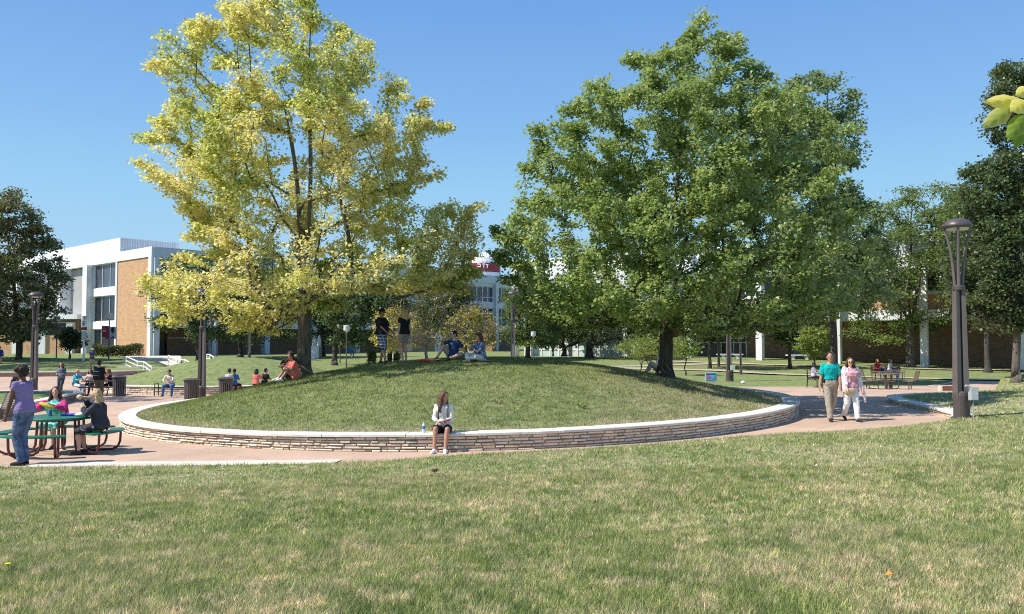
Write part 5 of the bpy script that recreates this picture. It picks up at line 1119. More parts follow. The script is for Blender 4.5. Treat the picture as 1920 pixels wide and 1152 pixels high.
def person(label, pos, yaw=0, h=1.7, pel=(0, 0, None), lean=0, slean=0, head=(0, 0), LH=None, RH=None, LF=None, RF=None, LK=(0, -1, .3), RK=(0, -1, .3), LE=(.3, .6, -.2), RE=(-.3, .6, -.2),
           skin='light', hair='brown', style='short', top=None, sleeve=.8, bottom=None, leg=2.0, skirt=None, shoes=None, fat=1.0, bust=0, vox=.012, group=None, hat=None, curl=.5, cat='person', coat_open=False, Lc=None, Rc=None, twist=0, toes=None, barefoot=False, loose=0.0, sit=False, tuck=False, shw=1.0):
    """built facing -Y then turned by yaw; the body is one voxel-joined skin, clothes follow it as children."""
    s = h / 1.75; root = empty('person', pos, label, cat, group, rz=yaw); V = Vector
    P = V((pel[0], pel[1], pel[2] if pel[2] is not None else .95 * s))
    up = V((math.sin(slean), -math.sin(lean), math.cos(lean))).normalized(); tw = R(twist); S0 = V((1, 0, 0)); S = V((math.cos(tw), math.sin(tw), 0)); Fw = S.cross(up).normalized() * 1.0
    if Fw.y > 0: Fw = -Fw
    Fw0 = V((0, -1, 0)); upP = (V((0, 0, 1)) * .7 + up * .3).normalized()
    spine = lambda t: P + upP * min(t, .12 * s) + up * max(t - .12 * s, 0)
    ch = spine(.42 * s); shL = spine(.475 * s) + S * (.165 * s * shw * (.9 + .1 * fat)); shR = spine(.475 * s) - S * (.165 * s * shw * (.9 + .1 * fat)); nk = spine(.52 * s)
    hyaw, hp = R(head[0]), R(head[1]); hd_up = (up * .45 + V((0, 0, 1)) * .55); hf = V((math.sin(hyaw), -math.cos(hyaw), 0)); hf = (hf - V((0, 0, 1)) * math.sin(hp) * 1.0).normalized(); hs = hd_up.cross(hf).normalized() * -1; hs = hf.cross(hd_up).normalized() * -1
    hu = hs.cross(hf).normalized(); hu = hu if hu.z > 0 else -hu
    hc = nk + hd_up.normalized() * (.155 * s) + hf * (.02 * s)
    HM = Matrix((hs, -hf, hu)).transposed()
    hl = {}; body = MB()
    tor = [(-.09, .11, .085), (-.03, .155, .11), (.03, .165, .115), (.12, .14, .10), (.2, .128, .095), (.3, .15, .108), (.4, .168, .11), (.46, .15, .09), (.5, .09, .065), (.54, .056, .056)]
    def trings(inf, t0=-1, t1=1):
        r_ = []
        for t_, a, b in tor:
            if t0 <= t_ <= t1:
                k = 1 + (fat - 1) * (1 if t_ < .42 else .3); mix = min(1, max(0, t_ / .35)); Sx = (S0 * (1 - mix) + S * mix).normalized(); c = spine(t_ * s)
                if .28 <= t_ <= .4 and bust: c = c + Fw * (bust * s * .5); b = b + bust * .5
                if fat > 1.1 and .0 <= t_ <= .3: c = c + Fw * (.03 * (fat - 1) * 3 * s)
                r_.append(ring(c, Sx, Fw, (a * k) * s + inf, (b * k) * s + inf, 20))
        return r_
    body.loft(trings(0)); limb(body, [nk - up * .03, nk + hd_up * (.08 * s)], [.056 * s, .05 * s])
    # head
    body.ell(hc + hu * .02 * s, (.073 * s, .092 * s, .098 * s), HM); body.ell(hc - hu * .045 * s + hf * .018 * s, (.056 * s, .066 * s, .066 * s), HM)
    body.tube([hc + hf * .085 * s + hu * .02 * s, hc + hf * .103 * s - hu * .018 * s], [.009 * s, .015 * s], 8, round_ends=True); body.ell(hc + hf * .07 * s - hu * .085 * s, (.022 * s, .02 * s, .018 * s), HM)
    for e in (-1, 1): body.ell(hc + hs * (.073 * e * s) - hu * .005 * s, (.01 * s, .02 * s, .03 * s), HM)
    # arms
    arms = []
    for side, sh, tgt, pole, crl in ((1, shL, LH, LE, Lc), (-1, shR, RH, RE, Rc)):
        t_ = V(tgt) if tgt is not None else sh + V((.07 * side, .02, -.52 * s)); el, wr = ik(sh, t_, .285 * s, .25 * s, pole); arms.append((side, sh, el, wr)); k = .5 + .5 * fat
        limb(body, [sh, (sh + el) / 2, el], [.05 * s * k, .044 * s * k, .037 * s]); limb(body, [el, el + (wr - el) * .3, wr], [.037 * s, .038 * s, .025 * s])
        fd = (wr - el).normalized(); nr = -S * side if abs(fd.z) > .6 else V((0, 0, 1)); hand(body, wr, fd + V((0, 0, -.05)), -nr if abs(fd.z) > .6 else nr, 1 if (side > 0) else -1, s * .95, crl if crl is not None else curl)
    # legs
    legs = []
    for side, tgt, pole in ((1, LF, LK), (-1, RF, RK)):
        hp_ = P + S0 * (.092 * s * side) - V((0, 0, .02 * s)); t_ = V(tgt) if tgt is not None else V((P.x + .1 * side, P.y + .02, .085 * s)); kn, an = ik(hp_, t_, .435 * s, .43 * s, pole); legs.append((side, hp_, kn, an)); k = .55 + .45 * fat
        limb(body, [hp_, hp_ + (kn - hp_) * .35, kn - (kn - hp_) * .08, kn], [.088 * s * k, .082 * s * k, .056 * s * k, .053 * s]); back = V((0, 1, 0)) * .012 * s
        limb(body, [kn, kn + (an - kn) * .3 + back, kn + (an - kn) * .65 + back, an], [.052 * s, .057 * s * k, .042 * s, .036 * s])
    td = []
    for side, hp_, kn, an in legs:
        f_ = V(toes[0 if side > 0 else 1]) if toes else V((.14 * side, -1, 0)); f_.normalize(); td.append(f_)
        heel = an - f_ * .035 * s - V((0, 0, .045 * s)); toe = an + f_ * .165 * s - V((0, 0, .055 * s)); limb(body, [heel, an + f_ * .06 * s - V((0, 0, .035 * s)), toe], [.032 * s, .036 * s, .025 * s], 10)
    body.build('body', SK[skin], root, vox=vox * .8, sm=2)
    # clothes
    ivx = .014 * s + loose
    if top:
        m = MB(); tr_ = trings(ivx + .004, -.1, .5)
        if tuck: tr_ = [ring(spine(t_ * s), S0, Fw0, a * s * fat + ivx * .6, b * s * fat + ivx * .6, 20) for t_, a, b in ((.06, .15, .105),)] + trings(ivx + .002, .1, .5)
        else: tr_ = [r_ for r_ in trings(ivx + .02, -.05, .15)] + trings(ivx + .006, .18, .5)
        m.loft(tr_); k = .5 + .5 * fat
        for side, sh, el, wr in arms:
            if sleeve <= 0: continue
            if sleeve <= 1: e = sh + (el - sh) * sleeve; i_ = sh - S * (side * .06 * s) + up * .0 * s; m.tube([i_, sh + S * (side * .012 * s) - up * .0 * s, sh + (e - sh) * .3, sh + (e - sh) * .65, e], [.055 * s, .058 * s * k, .058 * s * k + loose * .5, .056 * s * k + loose, .056 * s * k + loose], 12)
            else: e = el + (wr - el) * (sleeve - 1); i_ = sh - S * (side * .06 * s); m.tube([i_, sh + S * (side * .012 * s), (sh + el) / 2, el, (el + e) / 2, e], [.055 * s, .058 * s * k, .055 * s * k + loose * .6, .048 * s + loose * .8, .043 * s + loose * .8, .036 * s + loose], 12)
        m.build('shirt', top, root, vox=vox, sm=3, disp=(.022, .09))
    if bottom:
        m = MB(); r_ = [ring(spine(t_ * s), S0, Fw0, (a + (fat - 1) * .14) * s + ivx, (b + (fat - 1) * .1) * s + ivx, 20) for t_, a, b in ((-.1, .09, .07), (-.06, .145, .105), (0, .165, .117), (.06, .16, .115), (.1, .148, .105))]; m.loft(r_); k = .55 + .45 * fat
        for side, hp_, kn, an in legs:
            if leg <= 1: e = hp_ + (kn - hp_) * leg; limb(m, [hp_, (hp_ + e) / 2, e], [.1 * s * k, .098 * s * k + loose, .09 * s * k + loose])
            else: e = kn + (an - kn) * min(leg - 1, .97); limb(m, [hp_, hp_ + (kn - hp_) * .5, kn, kn + (e - kn) * .5, e], [.102 * s * k, .09 * s * k + loose * .5, .073 * s + loose, .067 * s + loose, .06 * s + loose])
        m.build('trousers' if leg > 1.2 else 'shorts', bottom, root, vox=vox, sm=3, disp=(.02, .08))
    if skirt:
        m = MB()
        if sit:
            kl, kr = legs[0][2], legs[1][2]; c1 = (kl + kr) / 2; w1 = (kl - kr).length / 2 + .09
            m.loft([ring(P + V((0, .06, .02)), S0, V((0, 0, 1)), .2 * s * fat, .12 * s, 20), ring((P + c1) / 2 + V((0, 0, .0)), S0, V((0, 0, 1)), (.2 * s + w1) / 2, .11 * s, 20), ring(c1 + V((0, -.05, -.02)), S0, V((0, 0, 1)), w1, .085 * s, 20)])
            m.loft([ring(spine(t_ * s), S0, Fw0, a * s * fat + ivx, b * s * fat + ivx, 20) for t_, a, b in ((-.06, .15, .11), (.0, .165, .12), (.1, .148, .105))])
        m.build('skirt', skirt, root, vox=vox, sm=3, disp=(.03, .1))
    if shoes:
        for (side, hp_, kn, an), f_ in zip(legs, td):
            m = MB(); limb(m, [an - f_ * .038 * s - V((0, 0, .046 * s)), an + f_ * .06 * s - V((0, 0, .042 * s)), an + f_ * .17 * s - V((0, 0, .055 * s))], [.04 * s, .045 * s, .033 * s], 12); limb(m, [an + V((0, 0, .0)), an - V((0, 0, .04 * s))], [.042 * s, .042 * s], 12); m.build('shoe', shoes, root, vox=min(vox, .01), sm=2)
    if style:
        m = MB(); m.ell(hc + hu * .042 * s - hf * .024 * s, (.086 * s, .096 * s, .095 * s), HM); rr = random.Random(int(h * 1000) + len(label))
        if style in ('short',): m.ell(hc + hu * .005 * s - hf * .045 * s, (.08 * s, .07 * s, .085 * s), HM)
        if style == 'bun': m.ell(hc + hu * .005 * s - hf * .045 * s, (.082 * s, .075 * s, .09 * s), HM); m.ell(hc - hf * .13 * s + hu * .05 * s, (.05 * s,) * 3, HM)
        if style in ('long', 'mid', 'curly', 'bushy'):
            L = {'long': .26, 'mid': .17, 'curly': .2, 'bushy': .1}[style] * s; n_ = 9; wd_ = .092 if style != 'bushy' else .11
            for i in range(n_):
                a = math.pi * (i / (n_ - 1)); side_ = math.cos(a); bk = math.sin(a); p0 = hc + hs * (side_ * wd_ * .85 * s) - hf * (bk * .085 * s - .01 * s) + hu * .05 * s
                p1 = hc + hs * (side_ * wd_ * 1.05 * s) - hf * (bk * .09 * s + .005) - hu * .05 * s; p2 = p1 - V((0, 0, L)) + hs * (side_ * .03) - hf * (.02 * bk); 
                q = (p1 + p2) / 2 + V((rr.uniform(-.012, .012), rr.uniform(-.012, .012), 0)); m.tube([p0, p1, q, p2], [.03 * s, .036 * s, .033 * s, .018 * s], 8, round_ends=True)
        if style in ('curly', 'bushy', 'afro'):
            for i in range(46):
                v_ = V((rr.gauss(0, 1), rr.gauss(0, 1), rr.gauss(0, 1))).normalized(); 
                if v_.dot(hf) > .45 and v_.dot(hu) < .5: continue
                m.ell(hc + hu * .03 * s - hf * (.0 if style != 'afro' else .02) + v_ * ((.1 if style != 'afro' else .085) * s), ((.034 if style != 'afro' else .045) * s,) * 3)
        m.build('hair', HR[hair], root, vox=min(vox, .012), sm=2, disp=(.02, .04))
    if vox <= .011 or h < 0:
        m = MB()
        for e in (-1, 1): m.ell(hc + hf * .083 * s + hs * (.031 * e * s) + hu * .008 * s, (.012 * s, .007 * s, .006 * s), HM)
        m.build('eyes', M_INK, root); m = MB(); m.ell(hc + hf * .081 * s - hu * .052 * s, (.022 * s, .008 * s, .006 * s), HM); m.build('lips', mat('lips', (.38, .12, .1), .4), root)
    if hat:
        m = MB(); m.ell(hc + hu * .06 * s, (.088 * s, .1 * s, .075 * s), HM); m.loft([ring(hc + hu * z * s + hf * .11 * s, hs, hf, .075 * s, .07 * s, 14) for z in (.055, .065)]); m.build('cap', hat, root, vox=.009, sm=2)
    return dict(root=root, hc=hc, hf=hf, hs=hs, hu=hu, HM=HM, arms=arms, legs=legs, P=P, spine=spine, S=S, Fw=Fw, s=s, up=up)
def extra(pr, name, m, mats, vox=None, disp=None): return m.build(name, mats, pr['root'], smooth=True, vox=vox, disp=disp)
def gp(px, Y, dz=0.0): x = xat(px, Y); return (x, Y, H(x, Y) + dz)
V3 = Vector
W_CREAM = cloth('cream knit', (.78, .73, .66)); BLK = cloth('black cloth', (.012, .012, .014), .3); KHAKI = cloth('khaki cotton', (.36, .31, .24)); WHT = cloth('white cotton', (.78, .77, .75)); DKSHOE = mat('dark shoe leather', (.035, .02, .018), .4, .2); WSHOE = mat('white shoe', (.75, .74, .72), .6, .06)

# seated girl on the wall
gx, gy = xat(832, 17.0), 17.02; wt = cap1(gx, gy)
g = person('young woman in a cream sweater and dark shorts sitting alone on the wall, looking right', (gx, gy, 0.0), 0, 1.66, pel=(0, .06, wt + .085), lean=.10, head=(58, 14), LH=(.045, -.24, wt + .26), RH=(-.09, -.26, wt + .24), LE=(.45, .3, -1), RE=(-.45, .3, -1), fat=.88, shw=.88,
           LF=(.07, -.42, .085), RF=(-.15, -.40, .085), LK=(.1, -1, .6), RK=(-.1, -1, .6), skin='tan', hair='brown', style='long', top=W_CREAM, sleeve=1.72, bottom=BLK, leg=.75, shoes=WSHOE, vox=.0085, curl=.9, toes=((.1, -1, 0), (-.25, -1, 0)), loose=.004)
m = MB()
for e in (-1, 1):
    c = [g['spine'](t * g['s']) + g['S'] * (.095 * e) + g['Fw'] * f for t, f in ((.17, .135), (.3, .15), (.4, .145), (.48, .1), (.5, .02), (.46, -.09))]; m.tube(c, .016, 6)
extra(g, 'backpack_strap', m, cloth('grey strap', (.07, .075, .08)))
m = MB(); c = g['spine'](.27 * g['s']) - g['Fw'] * .2; m.loft([ring(c + g['up'] * z, g['S'], g['Fw'], a, b, 16, 3) for z, a, b in ((-.22, .1, .05), (-.18, .14, .08), (.1, .14, .085), (.17, .1, .05))]); extra(g, 'backpack', m, MATS['grey strap'])
m = MB(); m.box((.1, -.32, wt + .26), (.14, .05, .02), rz=R(20), ry=R(-25)); extra(g, 'red_phone_case', m, mat('dark red case', (.22, .02, .04), .4)); m = MB(); m.ell((-.02, -.34, wt + .27), (.07, .045, .025)); extra(g, 'white_tissue', m, WHT)

# couple walking
TEAL = cloth('teal polo', (.0, .38, .36), .1)
mx, my = xat(1557, 21.4), 21.5; c = person('man in a teal polo shirt and khaki trousers walking with one hand in his pocket', (mx, my, G(mx, my)), R(-4), 1.79, lean=.03, head=(-8, 4), LH=(.215, -.13, .93), RH=(-.3, -.08, .76), LE=(1, .55, 0), RF=(-.06, -.2, .09), LF=(.09, .34, .19), LK=(0, -1, .1), RK=(0, -1, .2),
    skin='tan', hair='dark', style='short', top=TEAL, tuck=True, sleeve=.85, bottom=KHAKI, leg=1.95, shoes=DKSHOE, vox=.009, loose=.012, toes=((.1, -.8, -.55), (-.15, -1, .0)), fat=1.06)
m = MB(); sp_, S_, F_ = c['spine'], c['S'], c['Fw']; m.loft([ring(sp_(t), V3((1, 0, 0)), V3((0, -1, 0)), .19, .142, 20) for t in (.075, .115)]); extra(c, 'belt', m, DKSHOE)
m = MB(); m.box(sp_(.08) + V3((-.17, -.09, 0)), (.05, .04, .09)); extra(c, 'phone_pouch', m, BLK)
m = MB(); m.tube([sp_(.5) + S_ * -.07 + F_ * .05, sp_(.465) + F_ * .115, sp_(.5) + S_ * .07 + F_ * .05], [.018, .014, .018], 6); extra(c, 'collar', m, TEAL)
PINK = cloth('dusty pink top', (.62, .33, .38), .08); FLOR = pattern_mat('white pink floral cardigan', (.76, .68, .72), (.45, .2, .3), 16, th=.6, width=.05)
wx, wy = xat(1594, 21.3), 21.35; c = person('woman in pink top, white trousers, sunglasses and floral cardigan beside the man in teal', (wx, wy, G(wx, wy)), R(0), 1.64, lean=.02, head=(-14, 2), LH=(.27, -.1, .80), RH=(-.17, -.2, .86), LE=(1, .4, 0), RE=(-1, .6, 0), LF=(.1, -.2, .085), RF=(-.07, .28, .15), LK=(0, -1, .2), RK=(0, -1, .1),
    skin='light', hair='brown', style='mid', top=PINK, sleeve=.6, bottom=WHT, leg=1.93, shoes=DKSHOE, vox=.009, loose=.012, bust=.045, fat=1.12, toes=((.15, -1, 0), (.0, -.85, -.4)))
m = MB(); sp_, S_, F_, s_ = c['spine'], c['S'], c['Fw'], c['s']; k = 1.0
for side, sh, el, wr in c['arms']: m.tube([sh + V3((0, 0, .03)), (sh + el) / 2, el, el + (wr - el) * .55], [.06, .068, .06, .055], 12, round_ends=True)
for e in (-1, 1):
    m.loft([[sp_(t) + S_ * (e * a0) + F_ * f0, sp_(t) + S_ * (e * a1) + F_ * f1, sp_(t) + S_ * (e * (a1 + .02)) - F_ * .1, sp_(t) + S_ * (e * (a1 - .02)) - F_ * .12, sp_(t) + S_ * (e * a0 * .9) + F_ * (f0 - .03)] for t, a0, f0, a1, f1 in ((.49, .06, .08, .14, .05), (.38, .13, .15, .2, .06), (.2, .15, .15, .2, .05), (0, .17, .15, .22, .03), (-.12, .18, .14, .24, .02))])
m.loft([ring(sp_(t), S_, F_, a, b, 16) for t, a, b in ((-.1, .2, .05), (.2, .18, .05), (.47, .14, .05))] and [ring(sp_(t) - F_ * .11, S_, F_, a, b, 16) for t, a, b in ((-.1, .2, .05), (.2, .18, .05), (.47, .14, .05))])
m.tube([c['arms'][0][3] + V3((.0, 0, .08)), c['arms'][0][3] + V3((.05, .0, -.12)), c['arms'][0][3] + V3((.09, .02, -.34))], [.05, .045, .03], 8, round_ends=True)
extra(c, 'cardigan', m, FLOR, vox=.011, disp=(.03, .07))
m = MB(); m.loft([ring(sp_(z) + F_ * .16 - S_ * .09, S_, F_, a, b, 16, 3.5) for z, a, b in ((-.19, .1, .025), (-.17, .125, .04), (-.05, .13, .04), (-.02, .12, .025))]); extra(c, 'beige_handbag', m, cloth('beige bag', (.58, .44, .30)))
m = MB(); m.tube([sp_(-.03) + F_ * .17 - S_ * .19, sp_(.2) + F_ * .17 - S_ * .1, sp_(.47) + F_ * .1 + S_ * .1], .009, 6); extra(c, 'bag_strap', m, MATS['beige bag'])
m = MB(); hc, hf, hs, hu = c['hc'], c['hf'], c['hs'], c['hu']
for e in (-1, 1): m.ell(hc + hf * .088 + hs * (.03 * e) + hu * .008, (.026, .01, .02), c['HM'])
m.tube([hc + hf * .09 - hs * .06 + hu * .012, hc + hf * .095 + hu * .012, hc + hf * .09 + hs * .06 + hu * .012], .005, 5); extra(c, 'sunglasses', m, M_INK)

# woman in lilac standing by the green table (seen from her left, facing left and down)
LIL = cloth('lilac tee', (.27, .20, .40), .1)
x, Y = xat(50, 15.4), 15.4; c = person('standing woman in a lilac tee and faded blue jeans looking down beside the green table', (x, Y, G(x, Y)), R(-102), 1.86, lean=.13, slean=0, head=(0, 26), LH=(.20, -.26, .80), RH=(-.2, -.2, .82), LF=(.075, .02, .09), RF=(-.08, -.03, .09), skin='brown', hair='dark', style='afro',
    top=LIL, sleeve=.38, bottom=JEANS, leg=1.98, shoes=BLK, vox=.0095, bust=.03, fat=.96, loose=.004)
# two women eating at the green table
TEALF = pattern_mat('teal floral dress', (.02, .42, .33), (.65, .8, .72), 18, th=.56, width=.04); HOTP = cloth('hot pink cardigan', (.62, .04, .2), .1); BG_ = G(TX, TY)
x, Y = xat(106, 18.2), 18.28; c = person('woman in a teal dress with a hot pink cardigan eating behind the green table', (x, Y, G(x, Y)), R(4), 1.68, pel=(0, 0, .57), lean=.12, head=(14, 4), LH=(.07, -.36, .96), RH=(-.1, -.36, .98), LE=(1, .1, -.6), RE=(-1, .1, -.6), LF=(.12, -.4, .09), RF=(-.1, -.42, .09), LK=(.1, -1, .6), RK=(-.1, -1, .6),
    skin='light', hair='brown', style='long', top=TEALF, sleeve=0, skirt=TEALF, sit=True, shoes=DKSHOE, fat=1.25, bust=.06, vox=.0095, curl=.9)
m = MB(); sp_, S_, F_ = c['spine'], c['S'], c['Fw']
for side, sh, el, wr in c['arms']: m.tube([sh + (el - sh) * .35, sh + (el - sh) * .7, el, el + (wr - el) * .55], [.075, .082, .075, .055], 12, round_ends=True)
m.loft([ring(sp_(t) - F_ * .1, S_, F_, a, b, 18) for t, a, b in ((-.02, .2, .1), (.2, .22, .1), (.36, .2, .08))]); extra(c, 'cardigan', m, HOTP, vox=.012, disp=(.03, .08))
m = MB(); m.tube([V3((-.1, -.5, 1.0)), V3((.0, -.52, .97)), V3((.12, -.5, .9))], [.03, .045, .05], 8, round_ends=True); extra(c, 'yellow_food_wrapper', m, cloth('yellow wrapper', (.72, .55, .06), .2, 20))
DGR = pattern_mat('dark floral skirt', (.02, .02, .025), (.4, .4, .42), 22, th=.62, width=.03)
x, Y = xat(195, 17.0), 16.95; c = person('blonde woman in a charcoal jacket eating on the right bench of the green table', (x, Y, G(x, Y)), R(-72), 1.66, pel=(0, 0, .57), lean=.16, head=(6, 14), LH=(.05, -.33, .96), RH=(-.1, -.3, 1.12), LE=(.8, .3, -.7), RE=(-1, .2, -.9), LF=(.08, -.38, .09), RF=(-.1, -.3, .09), LK=(.1, -1, .6), RK=(-.1, -1, .6),
    skin='light', hair='blond', style='mid', top=cloth('charcoal jacket', (.035, .042, .055), .25), sleeve=1.85, skirt=DGR, sit=True, shoes=DKSHOE, fat=1.15, vox=.0095, curl=1.0, loose=.02)
m = MB(); hp_ = c['arms'][1][3]; m.ell(hp_ + V3((.02, -.11, .04)), (.05, .06, .05)); extra(c, 'flatbread_snack', m, cloth('pale bread', (.7, .56, .38), .2, 20))

# group on the mound crest
PLAID = pattern_mat('blue grey plaid shorts', (.05, .08, .15), (.45, .5, .58), 3.2, 'PLAID')
p = gp(716, 26.9); c = person('man in a black tee, plaid shorts and sunglasses standing on the mound facing right', p, R(68), 1.80, lean=-.02, head=(0, 4), LH=(.22, -.24, 1.06), RH=(-.16, -.28, 1.02), LE=(.7, .8, -.2), RE=(-.7, .8, -.2), LF=(.1, .1, .085), RF=(-.12, -.22, .085), skin='mid', hair='black', style='short', top=BLK, sleeve=.9, bottom=PLAID, leg=1.04, shoes=DKSHOE, fat=1.15, vox=.0105, loose=.035)
m = MB(); hc, hf, hs, hu = c['hc'], c['hf'], c['hs'], c['hu']
for e in (-1, 1): m.ell(hc + hf * .09 + hs * (.03 * e) + hu * .008, (.026, .01, .02), c['HM']); m.tube([hc + hf * .09 + hs * (.055 * e) + hu * .012, hc + hs * (.08 * e) + hu * .01], .005, 5)
extra(c, 'sunglasses', m, M_INK); m = MB(); m.ell(hc + hu * .06, (.09, .1, .07), c['HM']); m.loft([ring(hc + hu * z + hf * .11, hs, hf, .075, .07, 14) for z in (.055, .065)]); extra(c, 'black_cap', m, BLK, vox=.01)
m = MB(); m.box(c['arms'][0][3] + V3((0, -.1, .06)), (.015, .03, .12), rx=R(-15)); extra(c, 'phone', m, M_INK)
p = gp(758, 26.6); c = person('blonde woman in black top and khaki shorts standing on the mound, back turned', p, R(-140), 1.70, head=(-40, 0), LH=(.2, -.04, .82), RH=(-.26, -.05, .84), LF=(.07, .03, .085), RF=(-.08, 0, .085), skin='light', hair='blond', style='long', top=BLK, sleeve=.45, bottom=KHAKI, leg=.55, shoes=None, vox=.0105)
NAVY = cloth('navy tee', (.02, .055, .14), .2)
p = gp(850, 26.0, -.02); c = person('seated man in a navy tee and black and white cap on the mound crest', p, R(-42), 1.78, pel=(0, 0, .12), lean=-.12, head=(-8, 6), LH=(.34, .3, .1), RH=(-.12, -.34, .62), LE=(1, .5, .2), RE=(-1, -.2, -.6), LF=(.34, -.5, .08), RF=(-.22, -.5, .08), LK=(.9, -.3, .2), RK=(-.2, -.4, 1), skin='light', hair='dark', style='short', top=NAVY, sleeve=.8, bottom=KHAKI, leg=1.05, shoes=DKSHOE, vox=.011, hat=pattern_mat('black and white cap', (.02, .02, .025), (.8, .8, .8), 7, th=.55, width=.02), fat=1.08)
m = MB(); q = c['arms'][1][3]; m.lathe(q + V3((0, -.07, .0)), [(.02, 0), (.03, .02), (.03, .12), (.015, .16), (.012, .18)], 10); extra(c, 'white_bottle', m, M_WHITE)
BLO = pattern_mat('blue white print blouse', (.07, .09, .22), (.55, .58, .68), 14, th=.54, width=.06)
p = gp(902, 25.3, -.02); c = person('woman with curly dark hair, blue print blouse and white trousers on the mound', p, R(-58), 1.66, pel=(0, 0, .12), lean=.1, head=(-12, 8), LH=(.1, -.36, .26), RH=(-.12, -.32, .42), LE=(1, .3, -.3), RE=(-1, .2, -.4), LF=(-.12, -.34, .08), RF=(.1, -.5, .08), LK=(1, -.3, .25), RK=(-1, -.3, .45), skin='light', hair='auburn', style='curly', top=BLO, sleeve=1.7, bottom=WHT, leg=1.85, shoes=cloth('pale sandal', (.5, .42, .3)), vox=.011, fat=1.12, loose=.012)
m = MB(); m.ell((0.05, .05, .03), (.34, .3, .03)); extra(c, 'seat_cushion', m, cloth('grey cushion', (.25, .25, .27)))
CORAL = cloth('coral tee', (.72, .16, .13), .1)
p = gp(541, 25.2); person('man in a dark tee hugging his knees beside the yellow maple trunk', (p[0], p[1] + .2, p[2] + .02), R(10), 1.75, pel=(0, .15, .14), lean=.2, head=(10, 8), LH=(.16, -.3, .5), RH=(-.16, -.3, .48), LF=(.14, -.45, .08), RF=(-.16, -.42, .08), LK=(.1, -.4, 1), RK=(-.1, -.4, 1), skin='mid', hair='black', top=cloth('charcoal tee', (.03, .035, .03)), sleeve=.8, bottom=cloth('grey shorts', (.12, .12, .12)), leg=1.0, shoes=DKSHOE, vox=.012)
p = gp(550, 24.9); person('girl in a coral tee leaning forward against the yellow maple trunk', p, R(-50), 1.62, pel=(0, .1, .13), lean=.35, head=(10, 25), LH=(.14, -.34, .44), RH=(-.14, -.34, .42), LF=(.12, -.42, .08), RF=(-.12, -.4, .08), LK=(.1, -.4, 1), RK=(-.1, -.4, 1), skin='mid', hair='dark', style='bun', top=CORAL, sleeve=.8, bottom=cloth('coral shorts', (.6, .2, .15)), leg=.9, shoes=WSHOE, vox=.012)

# people farther off
def far(label, px, Y, yaw, h, **k): x = xat(px, Y); return person(label, (x, Y, k.pop('z', H(x, Y))), R(yaw), h, vox=k.pop('vox', .015), **k)
SITB = dict(pel=(0, .05, .56), LF=(.12, -.42, .09), RF=(-.12, -.4, .09), LK=(.1, -1, .6), RK=(-.1, -1, .6))
z4 = G(xat(322, 40.9), 40.9)
far('man in cream top and blue jeans bent over on the black metal bench', 322, 40.9, 0, 1.76, z=z4, pel=(0, .05, .56), LF=(.22, -.42, .09), RF=(-.22, -.4, .09), LK=(.3, -1, .6), RK=(-.3, -1, .6), lean=.45, head=(-5, 35), LH=(.08, -.5, .72), RH=(-.1, -.5, .72), LE=(1, .2, -.4), RE=(-1, .2, -.4), skin='tan', hair='black', top=cloth('cream pullover', (.7, .62, .52)), sleeve=1.6, bottom=cloth('mid blue jeans', (.06, .14, .33), .2), shoes=DKSHOE)
y_ = 36.3; far('man with black backpack standing with his back turned behind the blonde woman', 188, y_, 180, 1.80, skin='tan', hair='black', top=BLK, sleeve=.9, bottom=cloth('olive brown trousers', (.12, .10, .07)), shoes=DKSHOE, LH=(.27, -.1, .86), RH=(-.27, -.1, .86), fat=1.15)
c_ = list(SC.objects)[-1]
x = xat(188, y_); bp = empty('backpack', (x, y_ - .2, G(x, y_) + .98), 'black backpack worn on the back of the standing man in dark clothes', 'backpack')
m = MB(); m.loft([ring(V3((0, 0, z)), V3((1, 0, 0)), V3((0, 1, 0)), a, b, 16, 3.2) for z, a, b in ((0, .12, .06), (.04, .165, .1), (.36, .165, .1), (.46, .12, .06))]); m.build('bag', cloth('black nylon', (.018, .018, .02), .2), bp, smooth=True)
m = MB(); m.box((0, -.1, .34), (.24, .012, .02)); m.box((0, -.1, .18), (.2, .012, .015)); m.build('grey_trim', M_STEEL, bp)
far('woman in a grey jacket and jeans walking at the far left of the plaza', 117, 41, 0, 1.66, skin='light', hair='auburn', style='mid', top=cloth('grey jacket', (.16, .17, .2)), sleeve=1.7, bottom=cloth('dark grey jeans', (.06, .07, .09)), shoes=DKSHOE, LH=(.12, -.2, 1.1), RH=(-.12, -.2, 1.1), LF=(.08, -.12, .085), RF=(-.08, .12, .1))
far('woman in a cyan tee and white trousers seated at the left of the dark table', 146, 41.2, 70, 1.68, **{**SITB, 'pel': (0, .05, .56)}, lean=.2, head=(0, 5), LH=(.1, -.4, .85), RH=(-.1, -.4, .85), skin='light', hair='blond', style='short', top=cloth('cyan tee', (.02, .5, .58)), sleeve=.8, bottom=WHT, shoes=DKSHOE)
far('woman in a pale print top sitting behind the dark table', 172, 42.5, 0, 1.62, **SITB, lean=.1, head=(0, 5), LH=(.1, -.3, .85), RH=(-.1, -.3, .85), skin='tan', hair='dark', style='mid', top=pattern_mat('pale print top', (.7, .6, .55), (.3, .2, .2), 15, th=.58), sleeve=.7, bottom=BLK, shoes=DKSHOE)
far('woman with copper hair sitting at the right of the dark table', 208, 42.0, -60, 1.66, **SITB, lean=.2, head=(0, 8), LH=(.1, -.4, .85), RH=(-.1, -.4, .85), skin='light', hair='red', style='curly', top=cloth('dark plum top', (.06, .03, .05)), sleeve=1.6, bottom=BLK, shoes=WSHOE)
far('person in a grey tee sitting with back turned behind the second trash can', 431, 41.2, 170, 1.72, **SITB, lean=.15, LH=(.1, -.3, .8), RH=(-.1, -.3, .8), skin='tan', hair='black', top=cloth('light grey tee', (.42, .44, .47)), sleeve=.85, bottom=BLK, shoes=DKSHOE)
